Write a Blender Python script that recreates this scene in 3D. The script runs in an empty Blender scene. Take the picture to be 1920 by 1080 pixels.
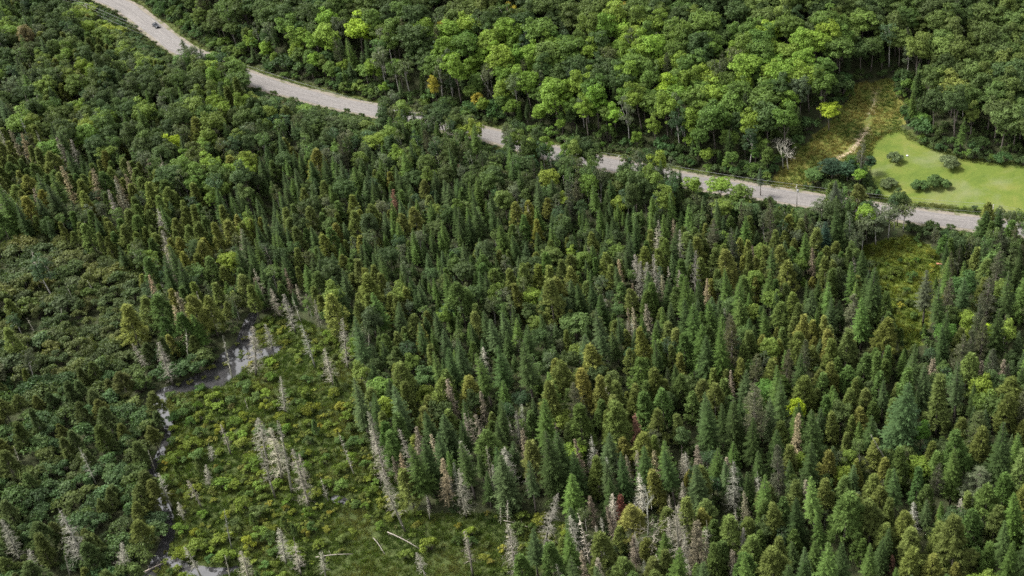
import bpy, math, random
import numpy as np
from mathutils import Vector, Matrix

sc = bpy.context.scene
C = sc.collection
R = math.radians
rng = np.random.default_rng(11)
random.seed(11)

# ------------------------------------------------------------------ camera, sky, sun, exposure
CAM_H, PITCH, FPX, PPX = 225.0, R(36), 2400.0, 1500.0   # metres, downward tilt, focal length and principal point in photo pixels (1920 wide)
cam_d = bpy.data.cameras.new('camera'); cam = bpy.data.objects.new('camera', cam_d); C.objects.link(cam)
cam.location = (0, 0, CAM_H); cam.rotation_euler = (math.pi/2 - PITCH, 0, 0)
cam_d.sensor_width = 36; cam_d.lens = 36*FPX/1920; cam_d.clip_start = 1; cam_d.clip_end = 8000; cam_d.shift_x = -(PPX-960)/1920
sc.camera = cam

SUN_EL, SUN_AZ = R(52), R(-78)                       # azimuth from +Y (away from camera) towards +X; light comes from the left
w = bpy.data.worlds.new('World'); sc.world = w; w.use_nodes = True
nt = w.node_tree; nt.nodes.clear()
o_ = nt.nodes.new('ShaderNodeOutputWorld'); bg = nt.nodes.new('ShaderNodeBackground')
sky = nt.nodes.new('ShaderNodeTexSky'); sky.sky_type = 'NISHITA'; sky.sun_disc = False
sky.sun_elevation = SUN_EL; sky.sun_rotation = SUN_AZ; sky.air_density = 1.0; sky.dust_density = 4.0; sky.ozone_density = 1.0
hs = nt.nodes.new('ShaderNodeHueSaturation'); hs.inputs['Saturation'].default_value = 0.10
nt.links.new(sky.outputs[0], hs.inputs['Color']); nt.links.new(hs.outputs[0], bg.inputs[0])
bg.inputs[1].default_value = 0.09
nt.links.new(bg.outputs[0], o_.inputs[0])
sd = bpy.data.lights.new('sun', 'SUN'); sd.energy = 1.5; sd.angle = R(12); sd.color = (1, .95, .86)
sun = bpy.data.objects.new('sun', sd); C.objects.link(sun)
sdir = Vector((math.sin(SUN_AZ)*math.cos(SUN_EL), math.cos(SUN_AZ)*math.cos(SUN_EL), math.sin(SUN_EL)))
sun.rotation_euler = sdir.to_track_quat('Z', 'Y').to_euler(); sun.location = (0, 0, 300)
sc.view_settings.view_transform = 'Standard'; sc.view_settings.look = 'None'
sc.view_settings.gamma = 1; sc.view_settings.use_curve_mapping = False
sc.view_settings.exposure = 2.35
sc.render.engine = 'CYCLES'
sc.cycles.use_denoising = False; sc.cycles.filter_width = 1.6; sc.cycles.max_bounces = 5; sc.cycles.diffuse_bounces = 3; sc.cycles.transmission_bounces = 2; sc.cycles.glossy_bounces = 2

# ------------------------------------------------------------------ projection helpers (photo pixel <-> place)
cp, sp = math.cos(PITCH), math.sin(PITCH)
def project(x, y, z):
    dz = z-CAM_H
    depth = y*cp - dz*sp
    up = y*sp + dz*cp
    return PPX + FPX*x/depth, 540 - FPX*up/depth, depth
def ray(u, v):
    a = (np.asarray(u, float)-PPX)/FPX; b = (540-np.asarray(v, float))/FPX
    return a, cp + b*sp, -sp + b*cp                 # direction x, y, z
def on_plane(u, v, z):
    dx, dy, dz = ray(u, v); t = (z-CAM_H)/dz
    return np.stack([dx*t, dy*t], -1)

def catmull(p, step=3.0):
    p = np.asarray(p, float); out = []
    q = np.vstack([2*p[0]-p[1], p, 2*p[-1]-p[-2]])
    for i in range(1, len(q)-2):
        n = max(2, int(np.linalg.norm(q[i+1]-q[i])/step))
        for k in range(n):
            t = k/n
            out.append(.5*((2*q[i])+(-q[i-1]+q[i+1])*t+(2*q[i-1]-5*q[i]+4*q[i+1]-q[i+2])*t*t+(-q[i-1]+3*q[i]-3*q[i+1]+q[i+2])*t**3))
    out.append(p[-1]); return np.array(out)
def seg_dist(P, L):
    """distance, index along, sign (+ = right-hand side of the line) of points P to polyline L"""
    best = np.full(len(P), 1e18); idx = np.zeros(len(P)); sgn = np.ones(len(P))
    for i in range(len(L)-1):
        a, b = L[i, :2], L[i+1, :2]; d = b-a; l2 = d@d
        if l2 < 1e-9: continue
        t = np.clip(((P-a)@d)/l2, 0, 1)
        q = P-(a+t[:, None]*d); dd = (q*q).sum(1)
        m = dd < best
        best = np.where(m, dd, best); idx = np.where(m, i+t, idx)
        s = np.sign(d[1]*q[:, 0]-d[0]*q[:, 1]); sgn = np.where(m, s, sgn)
    return np.sqrt(best), idx, sgn
def smooth(a, b, x):
    t = np.clip((x-a)/(b-a), 0, 1); return t*t*(3-2*t)
def in_poly(u, v, poly):
    u = np.asarray(u, float); v = np.asarray(v, float); r = np.zeros(u.shape, bool); n = len(poly)
    for i in range(n):
        x1, y1 = poly[i]; x2, y2 = poly[(i+1) % n]
        if y1 == y2: continue
        c = ((y1 > v) != (y2 > v)) & (u < (x2-x1)*(v-y1)/(y2-y1)+x1); r ^= c
    return r
def wob(x, y, s, ph=0):
    x = x/s; y = y/s
    return (np.sin(x*1.7+y*.6+ph)+np.sin(x*.5-y*1.9+1.3+ph*2)+np.sin(x*2.9+y*2.3+4.1+ph)*.5+np.sin(-x*3.7+y*3.1+ph*3)*.35)/2.85

# ------------------------------------------------------------------ road, stream and terrain
ROAD_Z = 1.0
road_px = [(2300, 478), (2080, 452), (1930, 433), (1831, 420), (1720, 406), (1545, 380), (1437, 363), (1280, 337), (1147, 309), (1045, 289),
           (920, 254), (800, 228), (700, 207), (638, 195), (520, 164), (460, 144), (400, 121), (340, 92), (284, 50), (250, 24), (228, 10)]
rp = on_plane([p[0] for p in road_px], [p[1] for p in road_px], ROAD_Z)
e = rp[-1]
rp = np.vstack([rp, e+(-22, 14), e+(-60, 22), e+(-120, 18), e+(-220, 10)])
ROAD = catmull(rp, 4.0)
stream_px = [(476, 585, 1.6), (468, 602, 2.2), (456, 640, 5.0), (434, 678, 11.), (405, 706, 11.5), (352, 722, 6.5), (306, 736, 4.0), (300, 765, 2.4), (317, 800, 1.2),
             (306, 840, 1.0), (288, 880, 1.2), (285, 915, 1.2), (312, 950, 1.0), (318, 985, 1.2), (308, 1025, 2.4), (292, 1062, 3.0), (262, 1110, 3), (200, 1190, 3)]
def px_line(pl):
    q = on_plane([p[0] for p in pl], [p[1] for p in pl], -.2)
    return catmull(np.hstack([q, np.array([[p[2]] for p in pl])]), 2.0)
STREAMS = [px_line(stream_px), px_line([(425, 690, 5), (468, 668, 5.2), (508, 657, 3.6), (522, 652, .6)]),
           px_line([(318, 1050, 1.6), (350, 1066, 2.4), (405, 1074, 2.2), (440, 1066, .8)]),
           px_line([(624, 932, .5), (634, 935, 1.3), (644, 938, .5)])]
def road_d(x, y):
    d, i, s = seg_dist(np.stack([np.ravel(x), np.ravel(y)], 1), ROAD[::2])
    return (d*s).reshape(np.shape(x))
def terrain(x, y, d=None):
    x = np.asarray(x, float); y = np.asarray(y, float)
    if d is None: d = road_d(x, y)
    z = ROAD_Z*smooth(-18, -7.5, d)
    right = smooth(2, 30, x)
    dd = np.maximum(d-9, 0)
    g = np.minimum(dd, 190)
    steep = .10*np.minimum(g, 8)+.27*np.maximum(g-8, 0)
    gentle = .085*np.minimum(g, 55)+.26*np.maximum(g-55, 0)
    hill = steep*(1-right)+gentle*right
    hill *= 1+.10*wob(x, y, 46.)
    z = z+hill
    z = z+.16*wob(x, y, 5., 2.)*smooth(-14, -24, d)+.7*wob(x, y, 60., 5.)*smooth(-30, -80, d)*smooth(-60, 0, x)
    left = smooth(-270, -380, x)*smooth(380, 500, y)*smooth(-8, -60, d)
    z = z+left*5.
    P = np.stack([x.ravel(), y.ravel()], 1)
    box = (P[:, 0] > -210) & (P[:, 0] < -60) & (P[:, 1] > 160) & (P[:, 1] < 345)
    if box.any():
        cut = np.zeros(len(P))
        for S in STREAMS:
            dist, idx, _ = seg_dist(P[box], S); wd = np.interp(idx, np.arange(len(S)), S[:, 2])*.36
            wd = wd*(1+.25*wob(P[box, 0], P[box, 1], 2.2, 1.))
            cut[box] = np.maximum(cut[box], smooth(1.6, -.6, dist-wd))
        z = z-(1.3*cut).reshape(x.shape)
    return z

def unproject(u, v, h=0.):
    """where the line of sight of photo pixel (u, v) meets the terrain, or the level h metres above it"""
    u = np.atleast_1d(np.asarray(u, float)); v = np.atleast_1d(np.asarray(v, float))
    dx, dy, dz = ray(u, v); lo = np.full(len(u), 200.); hi = np.full(len(u), np.nan); t = lo.copy()
    for s in np.arange(210, 1100, 7.):
        m = np.isnan(hi)
        if not m.any(): break
        ti = np.full(m.sum(), s); z = terrain(dx[m]*ti, dy[m]*ti)+np.broadcast_to(h, u.shape)[m]; hit = (CAM_H+dz[m]*ti) < z
        k = np.where(m)[0]
        hi[k[hit]] = s; lo[k[~hit]] = s
    hi = np.where(np.isnan(hi), 1100, hi)
    for _ in range(9):
        mid = (lo+hi)/2; below = (CAM_H+dz*mid) < terrain(dx*mid, dy*mid)+h
        hi = np.where(below, mid, hi); lo = np.where(below, lo, mid)
    t = (lo+hi)/2
    return np.stack([dx*t, dy*t, CAM_H+dz*t-h], 1)

# ------------------------------------------------------------------ object helpers
def tag(o, label=None, cat=None, group=None, kind=None):
    if label: o['label'] = label
    if cat: o['category'] = cat
    if group: o['group'] = group
    if kind: o['kind'] = kind
    return o
def mesh_from(name, V, F, mats, var=None, midx=None, smooth_shade=False):
    me = bpy.data.meshes.new(name)
    V = np.asarray(V, np.float32); F = np.asarray(F, np.int32); n, k = F.shape
    me.vertices.add(len(V)); me.vertices.foreach_set('co', V.ravel())
    me.loops.add(n*k); me.loops.foreach_set('vertex_index', F.ravel())
    me.polygons.add(n); me.polygons.foreach_set('loop_start', np.arange(0, n*k, k, dtype=np.int32))
    me.polygons.foreach_set('loop_total', np.full(n, k, np.int32))
    for m in mats: me.materials.append(m)
    if midx is not None: me.polygons.foreach_set('material_index', np.asarray(midx, np.int32))
    if smooth_shade: me.polygons.foreach_set('use_smooth', np.ones(n, bool))
    if var is not None:
        a = me.attributes.new('var', 'FLOAT', 'FACE'); a.data.foreach_set('value', np.asarray(var, np.float32))
    me.update(calc_edges=True)
    return me
def obj(name, me, parent=None, loc=None):
    o = bpy.data.objects.new(name, me); C.objects.link(o)
    if parent is not None: o.parent = parent
    if loc is not None: o.location = loc
    return o
class MB:
    def __init__(s): s.V = []; s.F = []; s.var = []; s.n = 0
    def tris(s, P, var=None):                        # P: (n,3,3)
        P = np.asarray(P, float).reshape(-1, 3, 3); k = len(P)
        s.V.append(P.reshape(-1, 3)); s.F.append(np.arange(k*3).reshape(-1, 3)+s.n); s.n += k*3
        s.var.append(np.ones(k) if var is None else np.broadcast_to(var, (k,)))
    def raw(s, V, F, var=1.0):
        V = np.asarray(V, float); F = np.asarray(F, int); s.V.append(V); s.F.append(F+s.n); s.n += len(V); s.var.append(np.full(len(F), var))
    def tube(s, pts, rad, sides=6, var=1.0, cap=True):
        pts = np.asarray(pts, float); n = len(pts); T = np.gradient(pts, axis=0); T /= np.linalg.norm(T, axis=1)[:, None]+1e-9
        ref = np.array([1., 0, 0]) if abs(T[0, 0]) < .8 else np.array([0, 1., 0])
        A = np.cross(T, ref); A /= np.linalg.norm(A, axis=1)[:, None]; B = np.cross(T, A)
        an = np.arange(sides)*2*np.pi/sides
        V = (pts[:, None]+np.asarray(rad)[:, None, None]*(np.cos(an)[None, :, None]*A[:, None]+np.sin(an)[None, :, None]*B[:, None])).reshape(-1, 3)
        F = []
        for i in range(n-1):
            for j in range(sides):
                a = i*sides+j; b = i*sides+(j+1) % sides; F += [(a, b, b+sides), (a, b+sides, a+sides)]
        if cap:
            for j in range(1, sides-1): F += [(0, j+1, j), ((n-1)*sides, (n-1)*sides+j, (n-1)*sides+j+1)]
        s.raw(V, F, var)
    def box(s, c, h, rz=0., var=1.0):
        c = np.asarray(c, float); g = np.array([(a, b, d) for a in (-1, 1) for b in (-1, 1) for d in (-1, 1)], float)*np.asarray(h)
        cr, sr = math.cos(rz), math.sin(rz); g = np.stack([g[:, 0]*cr-g[:, 1]*sr, g[:, 0]*sr+g[:, 1]*cr, g[:, 2]], 1)+c
        s.raw(g, [(0, 1, 3), (0, 3, 2), (4, 6, 7), (4, 7, 5), (0, 4, 5), (0, 5, 1), (2, 3, 7), (2, 7, 6), (0, 2, 6), (0, 6, 4), (1, 5, 7), (1, 7, 3)], var)
    def mesh(s, name, mats, smooth_shade=False):
        return mesh_from(name, np.vstack(s.V), np.vstack(s.F), mats, np.concatenate(s.var), None, smooth_shade)
def joined(name, a, b, mats):
    V = np.vstack(a.V+b.V); F = np.vstack([f for f in a.F]+[f+a.n for f in b.F])
    na = sum(len(f) for f in a.F); nb = sum(len(f) for f in b.F)
    return mesh_from(name, V, F, mats, np.concatenate(a.var+b.var), np.r_[np.zeros(na), np.ones(nb)])

# ------------------------------------------------------------------ materials
def mat(name):
    m = bpy.data.materials.new(name); m.use_nodes = True; n = m.node_tree; n.nodes.clear()
    out = n.nodes.new('ShaderNodeOutputMaterial'); return m, n, out
def N(n, t, **kw):
    x = n.nodes.new(t)
    for k, v in kw.items(): setattr(x, k, v)
    return x
def noise(n, scale, detail=4, rough=.6, coord=None, dist=0.):
    t = N(n, 'ShaderNodeTexNoise'); t.inputs['Scale'].default_value = scale; t.inputs['Detail'].default_value = detail; t.inputs['Roughness'].default_value = rough
    t.inputs['Distortion'].default_value = dist
    if coord is not None: n.links.new(coord, t.inputs['Vector'])
    return t
def ramp(n, fac, stops):
    r = N(n, 'ShaderNodeValToRGB'); el = r.color_ramp.elements
    while len(el) < len(stops): el.new(.5)
    for x, (p, c) in zip(el, stops): x.position = p; x.color = (*c, 1) if len(c) == 3 else c
    n.links.new(fac, r.inputs[0]); return r
def mixc(n, a, b, fac=None, mode='MIX', f=.5):
    m = N(n, 'ShaderNodeMix', data_type='RGBA', blend_type=mode)
    if fac is None: m.inputs[0].default_value = f
    else: n.links.new(fac, m.inputs[0])
    for i, s in ((6, a), (7, b)):
        if hasattr(s, 'links'): n.links.new(s, m.inputs[i])
        else: m.inputs[i].default_value = (*s, 1)
    return m.outputs[2]
def princ(n, out, col, rough=.8, spec=.3, bump=None, bstr=.4, bdist=.1):
    p = N(n, 'ShaderNodeBsdfPrincipled')
    if hasattr(col, 'links'): n.links.new(col, p.inputs['Base Color'])
    else: p.inputs['Base Color'].default_value = (*col, 1)
    p.inputs['Roughness'].default_value = rough; p.inputs['Specular IOR Level'].default_value = spec
    if bump is not None:
        b = N(n, 'ShaderNodeBump'); b.inputs['Strength'].default_value = bstr; b.inputs['Distance'].default_value = bdist
        n.links.new(bump, b.inputs['Height']); n.links.new(b.outputs[0], p.inputs['Normal'])
    n.links.new(p.outputs[0], out.inputs[0]); return p

def tinted(name, rough, spec, trans):
    m, n, out = mat(name)
    t = N(n, 'ShaderNodeAttribute', attribute_type='INSTANCER', attribute_name='tint')
    v = N(n, 'ShaderNodeAttribute', attribute_type='GEOMETRY', attribute_name='var')
    c = mixc(n, t.outputs['Color'], v.outputs['Color'], None, 'MULTIPLY', 1.0)
    p = N(n, 'ShaderNodeBsdfPrincipled'); p.inputs['Roughness'].default_value = rough; p.inputs['Specular IOR Level'].default_value = spec
    n.links.new(c, p.inputs['Base Color'])
    if trans:
        tr = N(n, 'ShaderNodeBsdfTranslucent'); c2 = mixc(n, c, (1.25, 1.3, .7), None, 'MULTIPLY', 1.0); n.links.new(c2, tr.inputs[0])
        mx = N(n, 'ShaderNodeMixShader'); mx.inputs[0].default_value = trans
        n.links.new(p.outputs[0], mx.inputs[1]); n.links.new(tr.outputs[0], mx.inputs[2]); n.links.new(mx.outputs[0], out.inputs[0])
    else: n.links.new(p.outputs[0], out.inputs[0])
    return m
M = {}
M['leaf'] = tinted('leaf', .6, .12, .28)
M['needle'] = tinted('needle', .7, .05, .18)
M['deadwood'] = tinted('deadwood', .85, .15, 0)
def bark_mat(name, a, b):
    m, n, out = mat(name); tc = N(n, 'ShaderNodeTexCoord')
    mp = N(n, 'ShaderNodeMapping'); mp.inputs['Scale'].default_value = (6, 6, 1.2); n.links.new(tc.outputs['Object'], mp.inputs[0])
    t = noise(n, 3, 5, .7, mp.outputs[0]); r = ramp(n, t.outputs[0], [(.3, a), (.7, b)]); princ(n, out, r.outputs[0], .9, .15, t.outputs[0], .6, .03); return m
M['bark'] = bark_mat('bark', (.06, .05, .042), (.17, .15, .13))
M['pale_bark'] = bark_mat('pale_bark', (.16, .15, .13), (.5, .48, .44))
def simple(name, col, rough=.7, spec=.3, metal=0):
    m, n, out = mat(name); tc = N(n, 'ShaderNodeTexCoord'); t = noise(n, 4, 3, .6, tc.outputs['Object'])
    r = ramp(n, t.outputs[0], [(.3, tuple(c*.85 for c in col)), (.7, tuple(min(1, c*1.1) for c in col))])
    p = princ(n, out, r.outputs[0], rough, spec); p.inputs['Metallic'].default_value = metal; return m

# ------------------------------------------------------------------ land cover outlines (photo pixels of the ground they lie on)
LAWN_PX = [(1622, 305), (1634, 268), (1662, 250), (1690, 243), (1712, 262), (1745, 278), (1800, 297), (1860, 306), (1930, 312), (2120, 330), (2300, 380), (2300, 455), (2080, 428), (1930, 409),
           (1860, 400), (1780, 389), (1715, 384), (1660, 375), (1628, 350)]
TRACK_PX = [(1440, 352), (1470, 305), (1512, 268), (1552, 232), (1588, 190), (1606, 155), (1672, 150), (1692, 200), (1690, 243), (1662, 252), (1640, 270), (1630, 305), (1615, 318), (1560, 325), (1520, 345), (1500, 356)]
MARSH_PX = [(300, 728), (370, 715), (430, 690), (478, 610), (520, 580), (590, 610), (655, 650), (680, 740), (690, 830), (740, 900), (770, 960), (900, 962), (1000, 965), (1070, 985), (1060, 1040), (990, 1090), (960, 1250), (150, 1250), (280, 1080),
            (320, 1000), (310, 950), (285, 900), (300, 840), (315, 800)]
REED_PX = [[(478, 680), (520, 650), (585, 690), (610, 735), (560, 745), (500, 730), (455, 715)], [(640, 940), (700, 985), (770, 965), (900, 965), (985, 985), (960, 1050), (930, 1250), (600, 1250), (610, 1000)]]
GLADE_PX = [(1600, 468), (1650, 452), (1705, 440), (1755, 470), (1765, 505), (1750, 560), (1735, 620), (1715, 660), (1690, 655), (1668, 600), (1640, 520)]
PATH_PX = [(1645, 168), (1638, 195), (1628, 225), (1622, 248), (1608, 268), (1585, 290), (1550, 308), (1520, 325)]

def gpx(x, y, z):
    u, v, _ = project(x, y, z); return u, v
def cover(x, y, z):
    u, v = gpx(x, y, z); fwd = y > 100
    return dict(lawn=in_poly(u, v, LAWN_PX) & fwd, track=in_poly(u, v, TRACK_PX) & fwd, marsh=in_poly(u, v, MARSH_PX) & fwd,
                reed=(in_poly(u, v, REED_PX[0]) | in_poly(u, v, REED_PX[1])) & fwd, glade=in_poly(u, v, GLADE_PX) & fwd)

# terrain: one sheet, fine where the picture looks, coarse out to the horizon
def axis(parts):
    out = [np.array([parts[0][0]])]
    for a, b, s in parts: n = max(1, int(round((b-a)/s))); out.append(np.linspace(a, b, n+1)[1:])
    return np.concatenate(out)
gx = axis([(-3000, -800, 200), (-800, -480, 20), (-480, -195, 3), (-195, -60, 1.0), (-60, 210, 3), (210, 600, 20), (600, 3000, 200)])
gy = axis([(-2600, 0, 240), (0, 160, 20), (160, 335, 1.0), (335, 680, 2.5), (680, 1000, 15), (1000, 3400, 200)])
GX, GY = np.meshgrid(gx, gy); GD = road_d(GX, GY); GZ = terrain(GX, GY, GD)
nx, ny = len(gx), len(gy)
ii = (np.arange(ny-1)[:, None]*nx+np.arange(nx-1)[None]).ravel()
F = np.stack([ii, ii+1, ii+1+nx, ii+nx], 1)
m, n, out = mat('forest_floor')
tc = N(n, 'ShaderNodeTexCoord')
t1 = noise(n, .35, 6, .65, tc.outputs['Object']); t2 = noise(n, 2.2, 5, .7, tc.outputs['Object']); t3 = noise(n, .12, 4, .6, tc.outputs['Object'], 1.2)
floor = ramp(n, t1.outputs[0], [(.3, (.018, .024, .010)), (.5, (.030, .034, .015)), (.72, (.026, .042, .013))]).outputs[0]
marsh = ramp(n, t2.outputs[0], [(.3, (.022, .034, .010)), (.5, (.038, .052, .014)), (.75, (.055, .062, .02))]).outputs[0]
glade = ramp(n, t2.outputs[0], [(.3, (.045, .068, .012)), (.55, (.072, .092, .016)), (.8, (.095, .10, .02))]).outputs[0]
trk = ramp(n, t1.outputs[0], [(.3, (.05, .075, .016)), (.5, (.09, .10, .022)), (.72, (.14, .115, .035))]).outputs[0]
dirt = ramp(n, t2.outputs[0], [(.3, (.20, .145, .10)), (.7, (.36, .28, .21))]).outputs[0]
verge = ramp(n, t2.outputs[0], [(.3, (.03, .045, .012)), (.7, (.065, .075, .02))]).outputs[0]
col = floor
for nm, c in (('marsh', marsh), ('glade', glade), ('track', trk), ('verge', verge), ('dirt', dirt)):
    a = N(n, 'ShaderNodeAttribute', attribute_type='GEOMETRY', attribute_name=nm)
    ad = N(n, 'ShaderNodeMath', operation='ADD'); n.links.new(a.outputs['Fac'], ad.inputs[0])
    sb = N(n, 'ShaderNodeMath', operation='MULTIPLY_ADD'); n.links.new((t2 if nm == 'dirt' else t1).outputs[0], sb.inputs[0]); sb.inputs[1].default_value = 1.6; sb.inputs[2].default_value = -.8
    n.links.new(sb.outputs[0], ad.inputs[1])
    rr = N(n, 'ShaderNodeMapRange'); rr.inputs[1].default_value = .35; rr.inputs[2].default_value = .65; n.links.new(ad.outputs[0], rr.inputs[0])
    col = mixc(n, col, c, rr.outputs[0])
princ(n, out, col, .95, .15, t2.outputs[0], .8, .25)
me = mesh_from('terrain', np.stack([GX.ravel(), GY.ravel(), GZ.ravel()], 1), F, [m], None, None, True)
cv = cover(GX.ravel(), GY.ravel(), GZ.ravel())
pathxy = unproject([p[0] for p in PATH_PX], [p[1] for p in PATH_PX])
PATH = catmull(pathxy[:, :2], 3)
pd, _, _ = seg_dist(np.stack([GX.ravel(), GY.ravel()], 1), PATH)
le = np.zeros(GX.size, bool)
for ox, oy in ((4, 0), (-4, 0), (0, 5), (0, -4)): le |= cover(GX.ravel()+ox, GY.ravel()+oy, GZ.ravel())['lawn']
attrs = dict(marsh=cv['marsh']*1., glade=cv['glade']*1., track=cv['track']*1., verge=np.maximum(smooth(9.5, 6.5, np.abs(GD.ravel())), le*.9), dirt=smooth(3.4, .3, pd+1.2*wob(GX.ravel(), GY.ravel(), 4.))*(.50+.28*wob(GX.ravel(), GY.ravel(), 9., 3.))*cv['track'])
for k, a in attrs.items():
    at = me.attributes.new(k, 'FLOAT', 'POINT'); at.data.foreach_set('value', a.astype(np.float32))
tag(obj('terrain', me), 'dark forest floor and marsh ground under the trees', 'ground', kind='structure')

# strips that follow the road
tang = np.gradient(ROAD, axis=0); tang /= np.linalg.norm(tang, axis=1)[:, None]; nrm = np.stack([tang[:, 1], -tang[:, 0]], 1)
def strip(name, offs, z, mats, crown=0.):
    k = len(offs); V = []
    for i in range(len(ROAD)):
        for o in offs:
            oo = o+(.18*math.sin(i*1.3+o)+.12*math.sin(i*.47+2*o))*(abs(o) > 3.0)
            p = ROAD[i]+nrm[i]*oo; V.append((p[0], p[1], ROAD_Z+z+crown*(1-(o/5)**2)))
    F = [(i*k+j, i*k+j+1, (i+1)*k+j+1, (i+1)*k+j) for i in range(len(ROAD)-1) for j in range(k-1)]
    me = mesh_from(name, V, F, mats, None, None, True)
    uv = me.uv_layers.new(name='UVMap'); s = np.r_[0, np.cumsum(np.linalg.norm(np.diff(ROAD, axis=0), axis=1))]
    li = np.empty(len(me.loops), np.int32); me.loops.foreach_get('vertex_index', li)
    uvs = np.stack([np.array(offs)[li % k], s[li//k]], 1).astype(np.float32); uv.data.foreach_set('uv', uvs.ravel())
    return me
m, n, out = mat('gravel_shoulder'); tc = N(n, 'ShaderNodeTexCoord'); t = noise(n, 1.2, 8, .75, tc.outputs['Object']); t2 = noise(n, .25, 3, .6, tc.outputs['Object'])
c = ramp(n, t.outputs[0], [(.3, (.095, .084, .07)), (.7, (.175, .154, .13))]).outputs[0]
gr = ramp(n, t2.outputs[0], [(.52, (0, 0, 0)), (.66, (.7, .7, .7))]).outputs[0]
c = mixc(n, c, (.06, .07, .022), gr); princ(n, out, c, .95, .1, t.outputs[0], .5, .05); M['gravel'] = m
tag(obj('road_shoulder', strip('road_shoulder', [-5.2, -4.2, -3, 0, 3, 4.2, 5.2], .05, [m])), 'pale gravel shoulders along both edges of the paved road', 'shoulder', kind='structure')
m, n, out = mat('asphalt'); tc = N(n, 'ShaderNodeTexCoord'); uvn = N(n, 'ShaderNodeSeparateXYZ'); n.links.new(tc.outputs['UV'], uvn.inputs[0])
t = noise(n, .9, 6, .7, tc.outputs['Object']); mp = N(n, 'ShaderNodeMapping'); mp.inputs['Scale'].default_value = (1.6, .05, 1); n.links.new(tc.outputs['UV'], mp.inputs[0])
ts = noise(n, 1.0, 4, .6, mp.outputs[0])
c = ramp(n, t.outputs[0], [(.3, (.102, .095, .091)), (.7, (.148, .137, .131))]).outputs[0]
wear = ramp(n, ts.outputs[0], [(.35, (.74, .74, .75)), (.6, (1.0, 1.0, 1.0)), (.8, (1.14, 1.12, 1.1))]).outputs[0]
c = mixc(n, c, wear, None, 'MULTIPLY', 1.0)
cr = N(n, 'ShaderNodeTexVoronoi', feature='DISTANCE_TO_EDGE'); mp2 = N(n, 'ShaderNodeMapping'); mp2.inputs['Scale'].default_value = (.25, .12, 1); n.links.new(tc.outputs['UV'], mp2.inputs[0])
w1 = noise(n, 1.5, 3, .6, tc.outputs['UV']); wv = mixc(n, mp2.outputs[0], w1.outputs['Color'], None, 'MIX', .25); n.links.new(wv, cr.inputs['Vector'])
ck = ramp(n, cr.outputs[0], [(.0, (.45, .45, .45)), (.03, (1, 1, 1))]).outputs[0]; c = mixc(n, c, ck, None, 'MULTIPLY', 1.0)
ab = N(n, 'ShaderNodeMath', operation='ABSOLUTE'); n.links.new(uvn.outputs[0], ab.inputs[0])
cl = ramp(n, ab.outputs[0], [(.0, (.62, .62, .62)), (.12, (.62, .62, .62)), (.22, (1, 1, 1))]).outputs[0]; c = mixc(n, c, cl, ts.outputs[0], 'MULTIPLY')
princ(n, out, c, .85, .3, t.outputs[0], .2, .02)
tag(obj('road', strip('road', [-3.7, -3.2, -1.6, 0, 1.6, 3.2, 3.7], .07, [m], .06)), 'grey cracked country road running diagonally through the forest', 'road', kind='structure')

# lawn: a sheet laid on the terrain
m, n, out = mat('lawn'); tc = N(n, 'ShaderNodeTexCoord')
t1 = noise(n, .09, 7, .65, tc.outputs['Object'], .8); t2 = noise(n, 1.6, 6, .75, tc.outputs['Object']); t3 = noise(n, .045, 6, .62, tc.outputs['Object'], .5)
c = ramp(n, t1.outputs[0], [(.3, (.044, .070, .009)), (.46, (.066, .090, .013)), (.62, (.088, .100, .020)), (.78, (.115, .108, .032))]).outputs[0]
c2 = ramp(n, t2.outputs[0], [(.3, (.8, .85, .8)), (.7, (1.15, 1.12, 1.1))]).outputs[0]; c = mixc(n, c, c2, None, 'MULTIPLY', 1.)
pt = ramp(n, t3.outputs[0], [(.48, (0, 0, 0)), (.66, (.7, .7, .7))]).outputs[0]; c = mixc(n, c, (.105, .115, .058), pt)
princ(n, out, c, .9, .2, t2.outputs[0], .6, .06)
lx = np.arange(10, 150, .6); ly = np.arange(315, 450, .6); LX, LY = np.meshgrid(lx, ly); LZ = terrain(LX, LY)
inside = cover(LX.ravel(), LY.ravel(), LZ.ravel())['lawn'].reshape(LX.shape) & (np.abs(road_d(LX, LY)) > 6.2)
kx = len(lx); ci = (np.arange(len(ly)-1)[:, None]*kx+np.arange(kx-1)[None]).ravel(); I = inside.ravel()
keep = I[ci] & I[ci+1] & I[ci+kx] & I[ci+kx+1]; F = np.stack([ci, ci+1, ci+1+kx, ci+kx], 1)[keep]
us, inv = np.unique(F, return_inverse=True); LV = np.stack([LX.ravel(), LY.ravel(), LZ.ravel()+.07], 1)[us]
tag(obj('lawn', mesh_from('lawn', LV, inv.reshape(F.shape), [m], None, None, True)), 'mown bright green lawn between the road and the wooded hill', 'lawn', kind='structure')

# stream water
m, n, out = mat('bog_water'); tc = N(n, 'ShaderNodeTexCoord'); t = noise(n, 1.1, 3, .5, tc.outputs['Object']); t2 = noise(n, .35, 5, .65, tc.outputs['Object'])
c = ramp(n, t2.outputs[0], [(.35, (.020, .020, .021)), (.7, (.036, .035, .036))]).outputs[0]
p = princ(n, out, c, .04, .9, t.outputs[0], .04, .02); p.inputs['IOR'].default_value = 1.5
wx = np.linspace(-208, -62, 12); wy = np.linspace(162, 343, 12); WX, WY = np.meshgrid(wx, wy)
ci = (np.arange(11)[:, None]*12+np.arange(11)[None]).ravel()
tag(obj('stream', mesh_from('stream', np.stack([WX.ravel(), WY.ravel(), np.full(144, -.42)], 1), np.stack([ci, ci+1, ci+13, ci+12], 1), [m])), 'still dark boggy stream reflecting the grey sky', 'water', kind='structure')

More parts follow.
